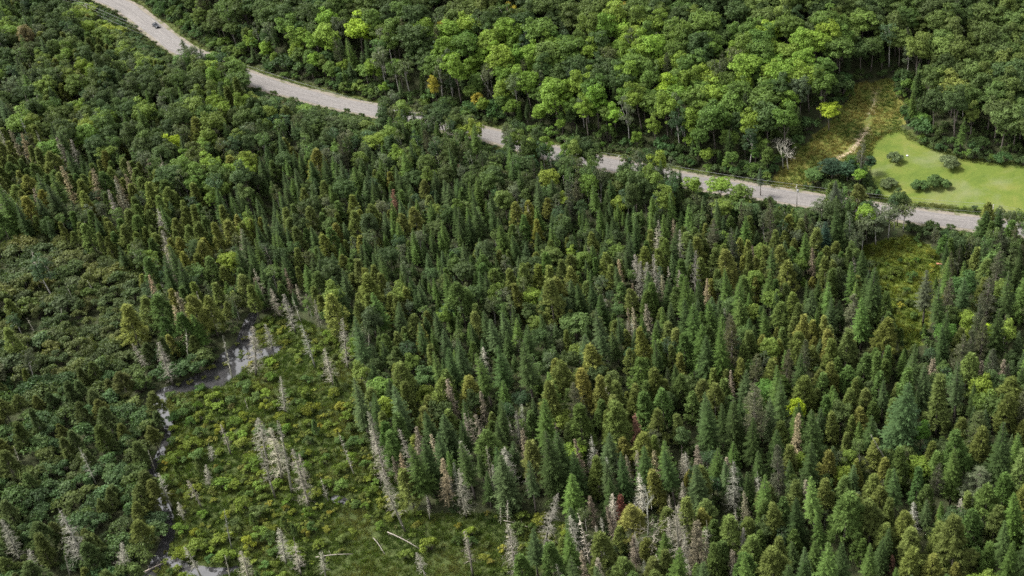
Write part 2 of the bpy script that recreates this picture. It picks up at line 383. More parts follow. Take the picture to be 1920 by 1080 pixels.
# ------------------------------------------------------------------ plants: each builder returns (wood, foliage) in metres, base at origin
def unit(a): return a/(np.linalg.norm(a, axis=-1, keepdims=True)+1e-9)
def rvec(g, n): return unit(g.normal(size=(n, 3)))
def trunk(g, H, r0, lean=.15, n=7, sides=6):
    t = np.linspace(0, 1, n); p = np.stack([lean*np.sin(t*2+g.uniform(0, 6))*t, lean*np.cos(t*2.3+g.uniform(0, 6))*t, t*H], 1); p[:, :2] -= p[0, :2]
    b = MB(); b.tube(p, r0*(1-t)**.8+.012, sides); b.path = p; return b
def leaf_cards(g, P, Nrm, size, jit=.55):
    """folded diamond leaf sprays around the given normals"""
    n = len(P); Nn = unit(Nrm+jit*g.normal(size=(n, 3))); a = unit(np.cross(Nn, rvec(g, n))); b = np.cross(Nn, a)
    s = size*g.uniform(.6, 1.35, (n, 1)); q = s*g.uniform(.55, .9, (n, 1)); fold = s*g.uniform(.0, .3, (n, 1))
    A = P-a*s*.6; B = P+a*s*.6; L = P+b*q*.5-Nn*fold; Rr = P-b*q*.5-Nn*fold
    T = np.stack([np.stack([A, Rr, B], 1), np.stack([A, B, L], 1)], 1).reshape(-1, 3, 3)
    return T
def spruce(seed, H=16., Rc=1.45, base=.25, dens=1., droop=.35, thin=0.):
    g = np.random.default_rng(seed); w = trunk(g, H, .13+.004*H, .1); f = MB()
    z = base*H
    while z < H*.985:
        t = (z-base*H)/(H*(1-base)); r0 = Rc*((1-t)**.82)*(.85 if t < .1 else 1)+.10
        nb = int(max(4, (9 if t < .6 else 7)*dens)); a0 = g.uniform(0, 6.28)
        for k in range(nb):
            if g.random() < thin: continue
            a = a0+k*6.283/nb+g.normal()*.18; r = r0*g.uniform(.72, 1.18); zz = z+g.normal()*.12
            d = np.array([math.cos(a), math.sin(a), 0]); sd = np.array([-d[1], d[0], 0])
            dr = droop*g.uniform(.6, 1.4)*(1-.75*t); up = .55*t
            tt = np.linspace(0, 1, 5); ax = np.outer(tt*r, d); ax[:, 2] = zz+r*(up*tt-dr*tt+.28*dr*tt**3)
            v = g.uniform(.72, 1.3)
            T = []
            wdt = .09+.05*r
            for i in range(4): T.append((ax[i]-sd*wdt*(1-tt[i]), ax[i+1], ax[i]+sd*wdt*(1-tt[i])))
            for i in range(1, 5):
                L = (.42*r*(1.12-tt[i]*.85)+.10)*g.uniform(.8, 1.2)
                for s in (-1, 1):
                    tip = ax[i]+(d*.62+sd*s*.78)*L; tip[2] -= .22*L*g.uniform(.2, 1.6)
                    T.append((ax[i-1]+(ax[i]-ax[i-1])*.25, tip, ax[i]+d*.05*r))
            f.tris(np.array(T), v*g.uniform(.9, 1.1, len(T)))
        z += (.62-.28*t)*(H/16.)**.4/ max(.6, dens**.5)
    tp = np.array([[[-.05, 0, H*.97], [.05, 0, H*.97], [0, 0, H+.25]], [[0, -.05, H*.97], [0, .05, H*.97], [0, 0, H+.25]]]); f.tris(tp)
    return w, f
def cedar(seed, H=12., Rc=1.5, base=.1, top=2.0):
    g = np.random.default_rng(seed); w = trunk(g, H*.97, .15, .2); f = MB()
    n = 135; t = g.uniform(0, 1, n)**.85; a = g.uniform(0, 6.283, n)
    prof = lambda t: Rc*(1-t**top)**.95*(.55+.45*np.minimum(1, t/.16))*1.12
    lump = 1+.20*np.sin(a*2+seed+t*3)+.18*np.sin(a*3+t*11+seed*2)
    r = prof(t)*lump*g.uniform(.62, 1.0, n); Cn = np.stack([r*np.cos(a), r*np.sin(a), base*H+t*H*(1-base)], 1)
    Cn = np.vstack([Cn, [[0, 0, H*.985], [.15, .1, H*.95], [-.15, 0, H*.93]]])
    for c in Cn:
        k = int(g.integers(13, 21)); o = rvec(g, k)*g.uniform(.1, .46, (k, 1)); o[:, 2] *= 1.25; P = c+o
        outw = P.copy(); outw[:, 2] = 0; outw = unit(outw); d = unit(outw*.9+np.array([0, 0, .30])+.45*g.normal(size=(k, 3)))
        s = unit(np.cross(d, unit(np.array([0, 0, 1.])+.45*g.normal(size=(k, 3))))); L = g.uniform(.34, .7, (k, 1)); v = g.uniform(.75, 1.28)
        T = []
        for sg, ln in ((-.6, .8), (0, 1.0), (.6, .8)):
            e = P+unit(d+s*sg)*L*ln; wv = np.cross(unit(e-P), rvec(g, k))*L*.17
            T.append(np.stack([P-s*L*.12*(1-sg), e+wv*.2, P+s*L*.12*(1+sg)+wv], 1))
        T = np.concatenate(T); f.tris(T, v*g.uniform(.85, 1.15, len(T)))
    return w, f
def hardwood(seed, H=18., Rc=4.3, ch=11., lobes=36, per=120, leaf=.5, flat=.75, limb=7, sparse=0., r0=.24):
    g = np.random.default_rng(seed); w = trunk(g, H*.88, r0, .5); f = MB(); zc = H-ch*.5
    i = np.arange(lobes)+.5; ph = np.arccos(1-1.72*i/lobes); th = i*2.39996+g.uniform(0, 6)
    D = np.stack([np.sin(ph)*np.cos(th), np.sin(ph)*np.sin(th), np.cos(ph)], 1)+.16*g.normal(size=(lobes, 3)); D = unit(D)
    asym = 1+.18*np.sin(th+seed)+.1*np.sin(2*th+seed*1.7)
    rr = g.uniform(.5, .92, lobes)*asym
    cen = D*rr[:, None]*np.array([Rc, Rc, ch*.5])+np.array([0, 0, zc])
    cen = np.vstack([cen, np.array([0, 0, zc])+rvec(g, lobes//4)*np.array([Rc, Rc, ch*.5])*.3])
    for k, c in enumerate(cen):
        if g.random() < sparse: continue
        R_ = Rc*g.choice([.2, .28, .34, .44])*g.uniform(.9, 1.12); npt = int(per*(R_/Rc/.34)**1.4*g.uniform(.8, 1.15)); d = rvec(g, npt)
        d[:, 2] = np.where(d[:, 2] < -.35, -d[:, 2]*.6, d[:, 2]); d = unit(d)
        q = R_*g.uniform(.55, 1.06, (npt, 1))**.6*(1+.22*np.sin(d[:, :1]*5+k)*np.sin(d[:, 1:2]*6+k*2)); P = c+d*q*np.array([1, 1, flat])
        T = leaf_cards(g, P, d+np.array([0, 0, .45]), leaf); v = g.uniform(.8, 1.22); f.tris(T, v*np.repeat(g.uniform(.78, 1.22, npt), 2))
    for k in range(limb):
        c = cen[g.integers(0, len(cen))]; s = np.array([w.path[4, 0], w.path[4, 1], H*g.uniform(.32, .6)]); mid = (s+c)/2+np.array([0, 0, -.4])
        w.tube([s, mid, c], [r0*.42, r0*.26, .03], 4)
    return w, f
def shrub(seed, H=3.2, Rc=1.9, lobes=11, per=70, leaf=.32, flat=.8):
    g = np.random.default_rng(seed); w = MB(); f = MB()
    for k in range(lobes):
        a = g.uniform(0, 6.283); r = Rc*math.sqrt(g.uniform(0, .62)); c = np.array([r*math.cos(a), r*math.sin(a), H*(.72-.42*(r/Rc)**2)*g.uniform(.8, 1.12)])
        R_ = g.uniform(.26, .42)*Rc; npt = int(per*g.uniform(.7, 1.3)); d = rvec(g, npt); d[:, 2] = np.where(d[:, 2] < -.3, -d[:, 2], d[:, 2])
        P = c+d*R_*g.uniform(.5, 1.1, (npt, 1))*np.array([1, 1, flat]); P[:, 2] = np.maximum(P[:, 2], .05)
        f.tris(leaf_cards(g, P, d+np.array([0, 0, .4]), leaf, .7), g.uniform(.8, 1.25)*np.repeat(g.uniform(.75, 1.25, npt), 2))
        w.tube([np.array([c[0]*.15, c[1]*.15, -.1]), c*np.array([.6, .6, .6]), c], [.05, .035, .012], 3)
    return w, f
def pine(seed, H=22., Rc=2.9, base=.3, nb=85, soft=1.0):
    g = np.random.default_rng(seed); w = trunk(g, H*.97, .28, .3, 8); f = MB()
    for k in range(nb):
        t = g.uniform(0, 1)**.9; z = H*(base+(1-base)*t); r = Rc*(1-t**1.7)**.8*g.uniform(.55, 1.1)*(.7+.3*min(1, t/.2))+.25; a = k*2.4+g.normal()*.4
        d = np.array([math.cos(a), math.sin(a), 0]); e = d*r+np.array([0, 0, z+r*g.uniform(-.18, .28)]); s = np.array([0, 0, z])
        w.tube([s, (s+e)/2+np.array([0, 0, -.08*r]), e], [.07, .05, .015], 3)
        nc = 3+int(r*2.2)
        for q in range(nc):
            tt = 1-.72*q/nc; c = s+(e-s)*tt+g.normal(size=3)*np.array([.28, .28, .12])*(.5+r*.2); m = 20; dd = rvec(g, m); dd[:, 2] = np.abs(dd[:, 2])*.8+.1; dd = unit(dd+d*.35)
            L = g.uniform(.25, .55, (m, 1))*soft; wv = unit(np.cross(dd, rvec(g, m)))*.045; P = c+.1*g.normal(size=(m, 3))
            f.tris(np.stack([P-wv, P+dd*L, P+wv], 1), g.uniform(.75, 1.3)*g.uniform(.85, 1.15, m))
    return w, f
def snag(seed, H=15., Rc=1.3, nb=120, twigs=6, base=.12, wd=.045, needles=0, broken=0.):
    g = np.random.default_rng(seed); w = trunk(g, H, .15, .25, 8); f = MB(); top = 1-broken
    for k in range(nb):
        t = g.uniform(0, 1)**.85
        if t > top: continue
        z = H*(base+(1-base)*t*.99); r = Rc*(1-t)**.75*g.uniform(.35, 1.15)+.14; a = g.uniform(0, 6.283)
        d = np.array([math.cos(a), math.sin(a), 0]); dr = g.uniform(.1, .55); tt = np.array([0, .5, 1.]); ax = np.outer(tt*r, d); ax[:, 2] = z+r*(.12*tt-dr*tt**2+.12*tt**3)
        up = np.cross(d, [0, 0, 1]); o = unit(up*g.normal()+np.array([0, 0, 1])*g.normal())*wd
        v = g.uniform(.7, 1.25)
        T = [(ax[0]-o, ax[1]-o*.7, ax[0]+o), (ax[0]+o, ax[1]-o*.7, ax[1]+o*.7), (ax[1]-o*.7, ax[2], ax[1]+o*.7)]
        for q in range(twigs):
            s = g.uniform(.25, 1.); p = ax[0]*(1-s)+ax[2]*s; p[2] = np.interp(s, tt, ax[:, 2]); dv = unit(d*.7+up*g.choice([-1, 1])*g.uniform(.4, 1.1)+np.array([0, 0, g.uniform(-.7, .25)]))
            L = r*g.uniform(.2, .45)+.06; ww = rvec(g, 1)[0]*wd*.55; T.append((p-ww, p+dv*L, p+ww))
        for q in range(needles):
            s = g.uniform(.2, 1.); p = ax[0]*(1-s)+ax[2]*s; p[2] = np.interp(s, tt, ax[:, 2]); dv = rvec(g, 1)[0]; ww = rvec(g, 1)[0]*.07; T.append((p-ww, p+dv*.26, p+ww))
        f.tris(np.array(T), v*g.uniform(.85, 1.15, len(T)))
    return w, f
def bare_hardwood(seed, H=13.):
    g = np.random.default_rng(seed); w = trunk(g, H*.6, .17, .5); f = MB()
    def grow(p, d, L, r, lv):
        q = p+d*L*.5+g.normal(size=3)*.06*L; e = q+unit(d+g.normal(size=3)*.15)*L*.5; f.tube([p, q, e], [r, r*.75, r*.45], 4 if lv < 2 else 3, 1., False)
        if lv < 3:
            for _ in range(3 if lv else 4): grow(q+(e-q)*g.uniform(.0, 1), unit(d+g.normal(size=3)*.55+np.array([0, 0, .15])), L*g.uniform(.5, .75), r*.55, lv+1)
    for k in range(4): grow(w.path[5], unit(np.array([g.normal()*.7, g.normal()*.7, 1.])), H*.3, .08, 0)
    return w, f
def tuft(seed, H=.7, n=22, R_=.38, wd=.035):
    g = np.random.default_rng(seed); b = MB(); a = g.uniform(0, 6.283, n); r = R_*np.sqrt(g.uniform(0, 1, n)); P = np.stack([r*np.cos(a), r*np.sin(a), np.full(n, -.03)], 1)
    d = unit(np.stack([np.cos(a)*g.uniform(.1, .8, n), np.sin(a)*g.uniform(.1, .8, n), np.ones(n)], 1)); L = H*g.uniform(.5, 1.15, (n, 1)); s = unit(np.cross(d, rvec(g, n)))*wd
    b.tris(np.stack([P-s, P+d*L, P+s], 1), g.uniform(.7, 1.3, n)); return b

WOODM = {'bark': M['bark'], 'pale': M['pale_bark']}
class Kind: pass
KINDS = {}
def kind(name, variants, H, fol_mat, wood='bark', fol_name='crown', wood_tint=False):
    k = Kind(); k.name = name; k.H = H; k.vars = []
    for w_, f_ in variants:
        wm = M['deadwood'] if wood_tint else WOODM[wood]
        k.vars.append((w_.mesh(name+'_trunk', [wm]), f_.mesh(name+'_'+fol_name, [M[fol_mat]]), joined(name+'_whole', w_, f_, [wm, M[fol_mat]])))
    k.fol_name = fol_name; k.wood_tint = wood_tint; KINDS[name] = k
kind('spruce_tree', [spruce(1, 16, 2.1), spruce(2, 16, 1.8, .3), spruce(3, 16, 2.35, .18, 1.15, .45), spruce(4, 16, 1.75, .38, 1.05, .3, .06), spruce(5, 16, 2.6, .1, 1.25, .3), spruce(6, 16, 1.55, .42, 1.0, .4, .1), spruce(7, 16, 2.2, .3, 1.1, .5, .12), spruce(8, 16, 1.9, .22, 1.1, .25, .04)], 16, 'needle')
kind('cedar_tree', [cedar(1, 12, 1.95, .1, 1.6), cedar(2, 12, 1.75, .18, 1.25), cedar(3, 12, 2.2, .08, 1.9), cedar(4, 12, 1.7, .26, 1.4), cedar(5, 12, 2.05, .05, 1.15), cedar(6, 12, 1.6, .15, 1.0), cedar(7, 12, 2.1, .2, 1.35), cedar(8, 12, 1.8, .3, 2.2)], 12, 'needle')
kind('maple_tree', [hardwood(1), hardwood(2, 18, 3.7, 10, 26, 120), hardwood(3, 18, 4.8, 10.5, 34, 115), hardwood(4, 18, 4.0, 12.5, 32, 115), hardwood(5, 18, 3.3, 11, 24, 115), hardwood(6, 18, 4.4, 9, 26, 125, .5, .65)], 18, 'leaf')
kind('poplar_tree', [hardwood(11, 16, 2.5, 11, 24, 70, .36, .9, 8, .12, .17), hardwood(12, 16, 2.9, 10, 26, 70, .36, .9, 8, .15, .17), hardwood(13, 16, 2.2, 12, 22, 75, .34, .9, 8, .1, .17), hardwood(14, 16, 3.2, 9, 24, 75, .36, .85, 8, .15, .18)], 16, 'leaf', 'pale')
kind('pine_tree', [pine(1), pine(2, 22, 2.5, .2, 95), pine(3, 22, 3.3, .35, 80), pine(4, 22, 2.2, .15, 100)], 22, 'needle')
kind('alder_shrub', [shrub(1), shrub(2, 3.4, 1.7), shrub(3, 3.0, 2.2, 13), shrub(4, 3.8, 1.8, 12), shrub(5, 3.2, 1.9, 22, 110, .3)], 3.2, 'leaf', fol_name='foliage')
kind('bog_shrub', [shrub(21, 1.5, 1.1, 8, 55, .2), shrub(22, 1.3, 1.3, 9, 55, .2), shrub(23, 1.7, .95, 7, 60, .2)], 1.5, 'leaf', fol_name='foliage')
kind('fluffy_snag', [snag(1, 15, 1.3, 150, 7, .15, .034), snag(2, 15, 1.5, 170, 8, .12, .034), snag(3, 15, 1.0, 100, 5, .28, .036), snag(4, 15, 1.3, 150, 7, .1, .034), snag(5, 15, 1.6, 130, 7, .3, .034), snag(6, 15, 1.2, 120, 6, .2, .036, 0, .22), snag(7, 15, .9, 80, 5, .35, .036)], 15, 'deadwood', fol_name='branches', wood_tint=True)
kind('bare_snag', [snag(11, 13, .9, 52, 2, .3, .05), snag(12, 13, .7, 44, 1, .35, .05), snag(13, 13, 1.1, 55, 3, .25, .05), snag(14, 13, .6, 40, 1, .38, .05)], 13, 'deadwood', fol_name='branches', wood_tint=True)
kind('needle_snag', [snag(31, 15, 1.35, 150, 4, .1, .045, 12), snag(32, 15, 1.2, 150, 4, .2, .045, 10), snag(33, 15, 1.6, 170, 4, .1, .045, 12)], 15, 'deadwood', fol_name='branches', wood_tint=True)
kind('bare_hardwood', [bare_hardwood(1), bare_hardwood(2), bare_hardwood(5)], 13, 'deadwood', fol_name='branches', wood_tint=True)
CROWN_R = dict(spruce_tree=2.0, cedar_tree=1.9, maple_tree=4.2, poplar_tree=2.7, pine_tree=2.8, alder_shrub=1.9, bog_shrub=1.1, fluffy_snag=1.2, bare_snag=.6, needle_snag=1.3, bare_hardwood=1.6)

# ------------------------------------------------------------------ where every plant stands
G = np.random.default_rng(5)
TREES = []           # dicts: kind, x, y, z, h (height), w (width factor), rot, lean, var, tint, fixed
CELL = 4.0; GRID = {}
def blocked(x, y, r):
    cx, cy = int(x//CELL), int(y//CELL); k = int((r+4.2)//CELL)+1
    for i in range(cx-k, cx+k+1):
        for j in range(cy-k, cy+k+1):
            for (a, b, q) in GRID.get((i, j), ()):
                if (a-x)**2+(b-y)**2 < (r+q)**2: return True
    return False
def add(kind, x, y, z, h, tint, w=1., rad=0., lean=0., fixed=False, note=None, var=None):
    k = KINDS[kind]
    TREES.append(dict(kind=kind, x=x, y=y, z=z, h=h, w=w, rot=G.uniform(0, 6.283), lean=lean, var=int(G.integers(0, min(len(k.vars), 4 if kind == 'alder_shrub' else 9))) if var is None else var, tint=tuple(float(c) for c in tint), fixed=fixed, note=note))
    if rad: GRID.setdefault((int(x//CELL), int(y//CELL)), []).append((x, y, rad))
def jit(c, s=.14, hue=.07):
    b = math.exp(G.normal()*s); return (c[0]*b*(1+G.normal()*hue), c[1]*b, c[2]*b*(1+G.normal()*hue))

GREY, WHITE, BROWN, RUST, TAN, RED = (.165, .157, .123), (.235, .225, .182), (.148, .127, .09), (.15, .082, .055), (.24, .20, .12), (.085, .030, .020)
# standing dead trees: top pixel, foot pixel, look (f fluffy, b bare, w white fluffy, n brown, r rust, t tan with needles, o bare hardwood)
SNAGS = '''2 972 38 1052 f;53 1028 72 1088 f;110 955 163 1065 f;122 1040 133 1088 b;228 1017 231 1080 f;25 835 43 885 b;148 838 182 913 b;183 777 190 815 b;277 843 292 888 b;297 887 323 955 f;351 900 378 952 f;333 940 345 978 f
385 870 392 910 f;392 830 400 865 f;413 795 433 853 f;420 953 435 1030 b;483 783 502 868 f;483 830 517 935 f;520 785 548 925 f;505 800 530 900 f;547 840 580 952 f;560 850 575 915 f;600 893 616 942 b;525 705 535 775 f;458 745 466 770 b;345 1025 380 1088 f
421 1040 432 1088 b;450 1032 468 1090 f;522 988 538 1060 f;550 1008 565 1080 f;600 1033 612 1088 f;295 640 325 722 f;247 643 280 697 f;348 617 352 677 b;418 627 436 712 b;473 610 480 705 f;497 607 511 655 f;507 540 525 595 f;530 550 555 625 f;547 553 565 605 b
573 550 580 592 b;563 607 592 690 f;587 573 615 612 b;607 653 625 722 f;403 490 417 532 b;368 545 385 606 b;320 500 328 545 f;60 468 70 524 b;124 537 145 572 b;163 525 183 558 b;50 595 68 628 b;30 380 45 422 f;92 362 103 398 b;114 577 118 610 b
35 200 63 264 f;48 175 62 235 f;232 260 236 292 b;277 297 290 352 n;297 290 325 372 f;295 390 312 452 f;303 430 322 492 f;310 460 330 540 f;695 805 728 907 f;712 880 760 997 f;748 803 785 917 f;780 800 800 907 n;635 810 665 892 b;863 825 885 902 f;838 710 858 802 n
830 860 843 957 t;860 877 875 970 f;800 927 806 974 b;945 837 958 932 f;985 887 993 942 b;870 993 887 1080 f;953 980 967 1078 f;780 1035 800 1085 f;951 937 952 982 b;938 948 939 985 b;1045 925 1018 1037 f;1068 965 1087 1047 f;1083 960 1110 1072 b;1117 985 1125 1057 f
1127 970 1135 1042 f;1147 925 1155 987 w;1197 885 1207 969 w;1173 1045 1178 1095 w;1230 1040 1232 1090 f;1270 945 1274 1082 f;1253 967 1257 1037 f;1187 1005 1192 1072 n;1190 775 1195 852 r;1250 840 1257 902 n;1117 723 1122 767 o;1120 847 1121 880 n;1043 810 1050 872 f
1285 847 1292 907 w;1307 835 1312 907 n;1362 857 1368 922 n;1375 863 1377 967 f;1418 883 1427 947 f;1713 940 1710 1007 w;1802 933 1795 1012 f;1305 973 1312 1084 n;1322 973 1325 1075 f;1283 1000 1286 1062 f;1287 1047 1290 1098 w;1373 1030 1378 1090 n;1580 1043 1582 1070 w;1673 1040 1675 1077 r
1607 870 1612 907 r;1497 775 1488 882 t;1600 480 1602 524 w;1750 670 1745 742 n;1842 675 1835 732 n;1883 673 1875 737 n;1358 577 1358 622 f;1230 425 1233 512 f;1190 475 1200 547 f;1213 490 1216 556 f;1225 475 1233 562 f;1253 500 1256 560 f;1273 505 1277 562 f;1167 525 1160 577 t
1133 553 1137 592 f;905 650 910 702 w;763 540 763 582 f;640 595 653 692 f;737 355 742 417 r;1063 360 1065 402 n;990 383 993 442 b;690 587 692 657 b;672 570 680 620 b;887 227 890 264 r;808 267 810 302 n;860 307 863 347 t;1632 813 1678 895 b;1163 925 1166 985 x;1280 850 1283 900 f
1210 940 1215 1005 o;1225 970 1228 1030 o;1475 265 1478 318 o;1462 262 1468 316 o;1425 785 1430 830 t;1545 170 1548 215 b;900 140 928 190 b;1040 60 1048 120 b;1230 60 1237 130 b;1072 70 1076 140 b;660 -5 668 30 b;1510 60 1512 120 b'''
rows = [s.split() for s in SNAGS.replace('\n', ';').split(';') if s.strip()]
su = np.array([[float(a) for a in r[:4]] for r in rows])
SB = unproject(su[:, 2], su[:, 3])
for r, a, B in zip(rows, su, SB):
    dx, dy, dz = ray(a[0], a[1]); t = B[1]/dy; T = np.array([dx*t, B[1], CAM_H+dz*t]); v = T-B; L = np.linalg.norm(v)
    lk = r[4]; kd = dict(f='fluffy_snag', b='bare_snag', w='fluffy_snag', n='needle_snag', r='needle_snag', t='needle_snag', o='bare_hardwood', x='needle_snag')[lk]
    tint = dict(f=GREY, b=(.24, .23, .185), w=WHITE, n=BROWN, r=RUST, t=TAN, o=(.34, .32, .27), x=RED)[lk]
    add(kd, B[0], B[1], B[2]-.1, min(L, 24), jit(tint, .12, .03), (G.uniform(.8, 1.2) if lk in 'bo' else G.uniform(1.45, 2.0))*(15./max(L, 9))**.35, 1.2, math.atan2(v[0], v[2]), True, lk)

# single trees that stand out: kind, top pixel, height, tint, width, note
SPR, BLU, MID = (.034, .056, .017), (.045, .070, .026), (.054, .089, .021)
OLV, YOL, GOL = (.084, .107, .028), (.112, .126, .031), (.058, .091, .024)
BRI, LIM, GRN, DRK = (.108, .172, .024), (.19, .26, .022), (.070, .115, .023), (.042, .071, .021)
YEL, GYP, DUL = (.27, .235, .035), (.070, .090, .046), (.058, .076, .028)
SOLO = [('pine_tree', 1412, 722, 24, (.10, .11, .066), 1.15, 'tall grey-green pine towering over the lower right forest'), ('pine_tree', 1837, 770, 17, (.068, .09, .032), 1.3, 'broad dark green pine in the lower right with a pointed crown'),
        ('pine_tree', 1838, 878, 14, (.095, .11, .06), 1.5, 'rounded grey-green pine near the right edge, low in the photo'), ('pine_tree', 1600, 553, 17, (.10, .11, .065), 1.2, 'open-branched grey pine below the grassy glade'),
        ('spruce_tree', 1738, 505, 20, (.05, .06, .036), 1.6, 'tall dull grey-green spruce at the lower end of the glade'), ('spruce_tree', 1567, 338, 19, (.045, .055, .035), 1.5, 'tall grey-green spruce on the near roadside by the lawn'),
        ('spruce_tree', 1548, 415, 15, (.022, .042, .028), 1.6, 'dark spruce in front of the grey roadside spruce'), ('spruce_tree', 1510, 435, 17, MID, 1.5, 'mid green spruce left of the glade'),
        ('spruce_tree', 1850, 395, 13, SPR, 1.7, 'dark spruce at the road edge beside the rightmost utility pole'), ('spruce_tree', 1875, 393, 14, SPR, 1.3, 'dark narrow spruce beside the rightmost utility pole'),
        ('maple_tree', 1853, 608, 9, (.20, .29, .02), .75, 'small bright lime maple near the right edge'), ('maple_tree', 1494, 747, 11, (.24, .31, .02), .55, 'small vivid lime maple crown among dark conifers'),
        ('maple_tree', 810, 138, 13, YEL, .45, 'narrow golden yellow maple on the hill above the road'), ('maple_tree', 893, 172, 8, YEL, .5, 'small yellow maple low on the hill near the road'), ('maple_tree', 955, 8, 13, YEL, .6, 'yellow maple high on the hill'),
        ('maple_tree', 832, 32, 14, (.25, .22, .03), .6, 'yellowing maple crown on the upper hill'), ('maple_tree', 1168, 2, 14, (.28, .23, .05), .6, 'pale yellow maple at the top edge of the hill'),
        ('maple_tree', 1555, 192, 11, LIM, .8, 'lime green maple left of the dirt track'), ('maple_tree', 850, 105, 20, BRI, 1.1, 'large bright round maple on the hill above the road'),
        ('maple_tree', 925, 75, 19, (.12, .2, .02), .85, 'vivid green maple with bare trunk showing below'), ('maple_tree', 1035, 145, 19, BRI, 1.35, 'broad light green maple at the foot of the hill'), ('maple_tree', 1095, 180, 17, BRI, .9, 'light green maple at the foot of the hill by the road'),
        ('maple_tree', 1500, 140, 18, GYP, .8, 'grey-green rounded tree left of the dirt track'), ('maple_tree', 1790, 140, 17, (.12, .14, .03), 1.1, 'yellow-olive maple on the hill behind the lawn'),
        ('maple_tree', 1300, 335, 9, BRI, .8, 'light green maple on the near side of the road'), ('maple_tree', 1350, 335, 10, BRI, .9, 'bright green maple on the near side of the road, right of its twin'), ('maple_tree', 1388, 345, 10, GRN, .8, 'leafy green maple beside the two bright roadside maples'),
        ('maple_tree', 640, 336, 14, DRK, .8, 'dark rounded maple among the central spruces'), ('maple_tree', 920, 310, 13, DRK, 1.0, 'dark rounded hardwood below the bend of the road'),
        ('maple_tree', 360, 325, 13, GRN, .75, 'round green maple in the left hardwood patch'), ('maple_tree', 435, 303, 13, BRI, .8, 'light yellow-green maple at the edge of the left spruces'), ('maple_tree', 320, 250, 13, LIM, .55, 'small lime-yellow crown in the left hardwoods'),
        ('maple_tree', 158, 225, 14, (.13, .17, .025), .7, 'yellow-green maple near the left edge'), ('maple_tree', 90, 262, 12, (.08, .15, .03), .8, 'fresh green maple near the left edge'), ('maple_tree', 40, 45, 15, (.14, .12, .06), .7, 'brownish rounded crown at the upper left'),
        ('maple_tree', 395, 95, 12, (.07, .13, .025), .9, 'round green maple covering part of the road'), ('maple_tree', 436, 112, 14, GRN, 1.0, 'big green maple at the bend of the road'),
        ('maple_tree', 1072, 838, 9, (.10, .16, .02), .8, 'bright round maple among the grey dead trees'), ('maple_tree', 1730, 795, 11, (.06, .13, .02), .6, 'fresh green maple in the lower right forest'), ('maple_tree', 1725, 858, 9, (.10, .15, .02), .9, 'light green hardwood in the lower right forest'),
        ('maple_tree', 1810, 515, 15, (.048, .09, .026), 1.05, 'deep green rounded maple right of the glade'), ('maple_tree', 1775, 608, 12, (.05, .11, .02), .7, 'green rounded maple below the glade on the right'),
        ('maple_tree', 1385, 618, 11, (.055, .095, .025), .9, 'green maple among the right-hand cedars'), ('maple_tree', 1440, 715, 11, (.062, .13, .024), .7, 'vivid green maple beside the tall grey pine'),
        ('maple_tree', 1075, 590, 10, (.06, .10, .027), .9, 'green maple in the middle of the spruces'), ('maple_tree', 715, 710, 11, (.08, .14, .025), .9, 'bright green hardwood right of the bog'), ('maple_tree', 800, 688, 10, (.045, .085, .024), .9, 'deep green hardwood right of the bog'),
        ('poplar_tree', 1645, 390, 14, GYP, 1.3, 'grey-green aspen at the glade by the road'), ('poplar_tree', 1618, 400, 14, GYP, 1.2, 'grey-green aspen second in the glade group'), ('poplar_tree', 1697, 375, 12, DUL, 1.1, 'darker aspen on the roadside above the glade'), ('poplar_tree', 1668, 383, 13, GYP, 1.1, 'grey-green aspen between the two larger roadside aspens'),
        ('poplar_tree', 1540, 372, 12, GYP, 1.1, 'pale grey-green aspen left of the grey roadside spruce'),
        ('maple_tree', 1560, 298, 9, (.024, .045, .024), .9, 'dark rounded tree on the far roadside below the dirt track'), ('maple_tree', 1590, 303, 9, (.024, .05, .024), .85, 'dark tree beside the dirt track foot'), ('poplar_tree', 1615, 268, 15, (.06, .065, .04), .9, 'tall thin-crowned tree at the corner of the lawn'),
        ('maple_tree', 1632, 292, 7, (.03, .06, .028), .5, 'dark shrubby tree at the edge of the lawn'), ('maple_tree', 1525, 318, 6, (.06, .11, .03), .7, 'light green bushy tree by the foot of the track'), ('spruce_tree', 1425, 313, 11, (.04, .055, .03), .9, 'slim spruce at the road edge beside a utility pole')]
P = unproject([s[1] for s in SOLO], [s[2] for s in SOLO], np.array([s[3] for s in SOLO], float))
for s, p in zip(SOLO, P):
    # 'width' above is relative to a tree of nominal height, so keep it absolute
    add(s[0], p[0], p[1], p[2]-.1, s[3], jit(s[4], .04, .03), s[5]*KINDS[s[0]].H/s[3], min(CROWN_R[s[0]]*s[5]*.62, 4), 0, True, s[6])
LAWN_BUSH = [(1678, 303, 3.6, 1.15, 'round grey-green bush on the lawn nearest the dirt track'), (1780, 313, 4.4, 1.5, 'large pale round bush on the lawn, farthest from the track'), (1666, 350, 3.0, 1.25, 'low round bush on the lawn near the road'),
             (1724, 354, 3.2, 1.2, 'dull green bush at the left of the lawn clump'), (1752, 350, 4.6, 1.25, 'tallest green bush in the lawn clump'), (1772, 351, 3.2, .9, 'small bush at the right of the lawn clump')]
P = unproject([b[0] for b in LAWN_BUSH], [b[1] for b in LAWN_BUSH])
for b, p in zip(LAWN_BUSH, P): add('alder_shrub', p[0], p[1], p[2], b[2], jit((.075, .10, .042) if b[0] in (1780, 1678, 1666) else (.06, .10, .03), .05), b[3]*3.2/b[2]*1.25, 2.2, 0, True, b[4], 4)

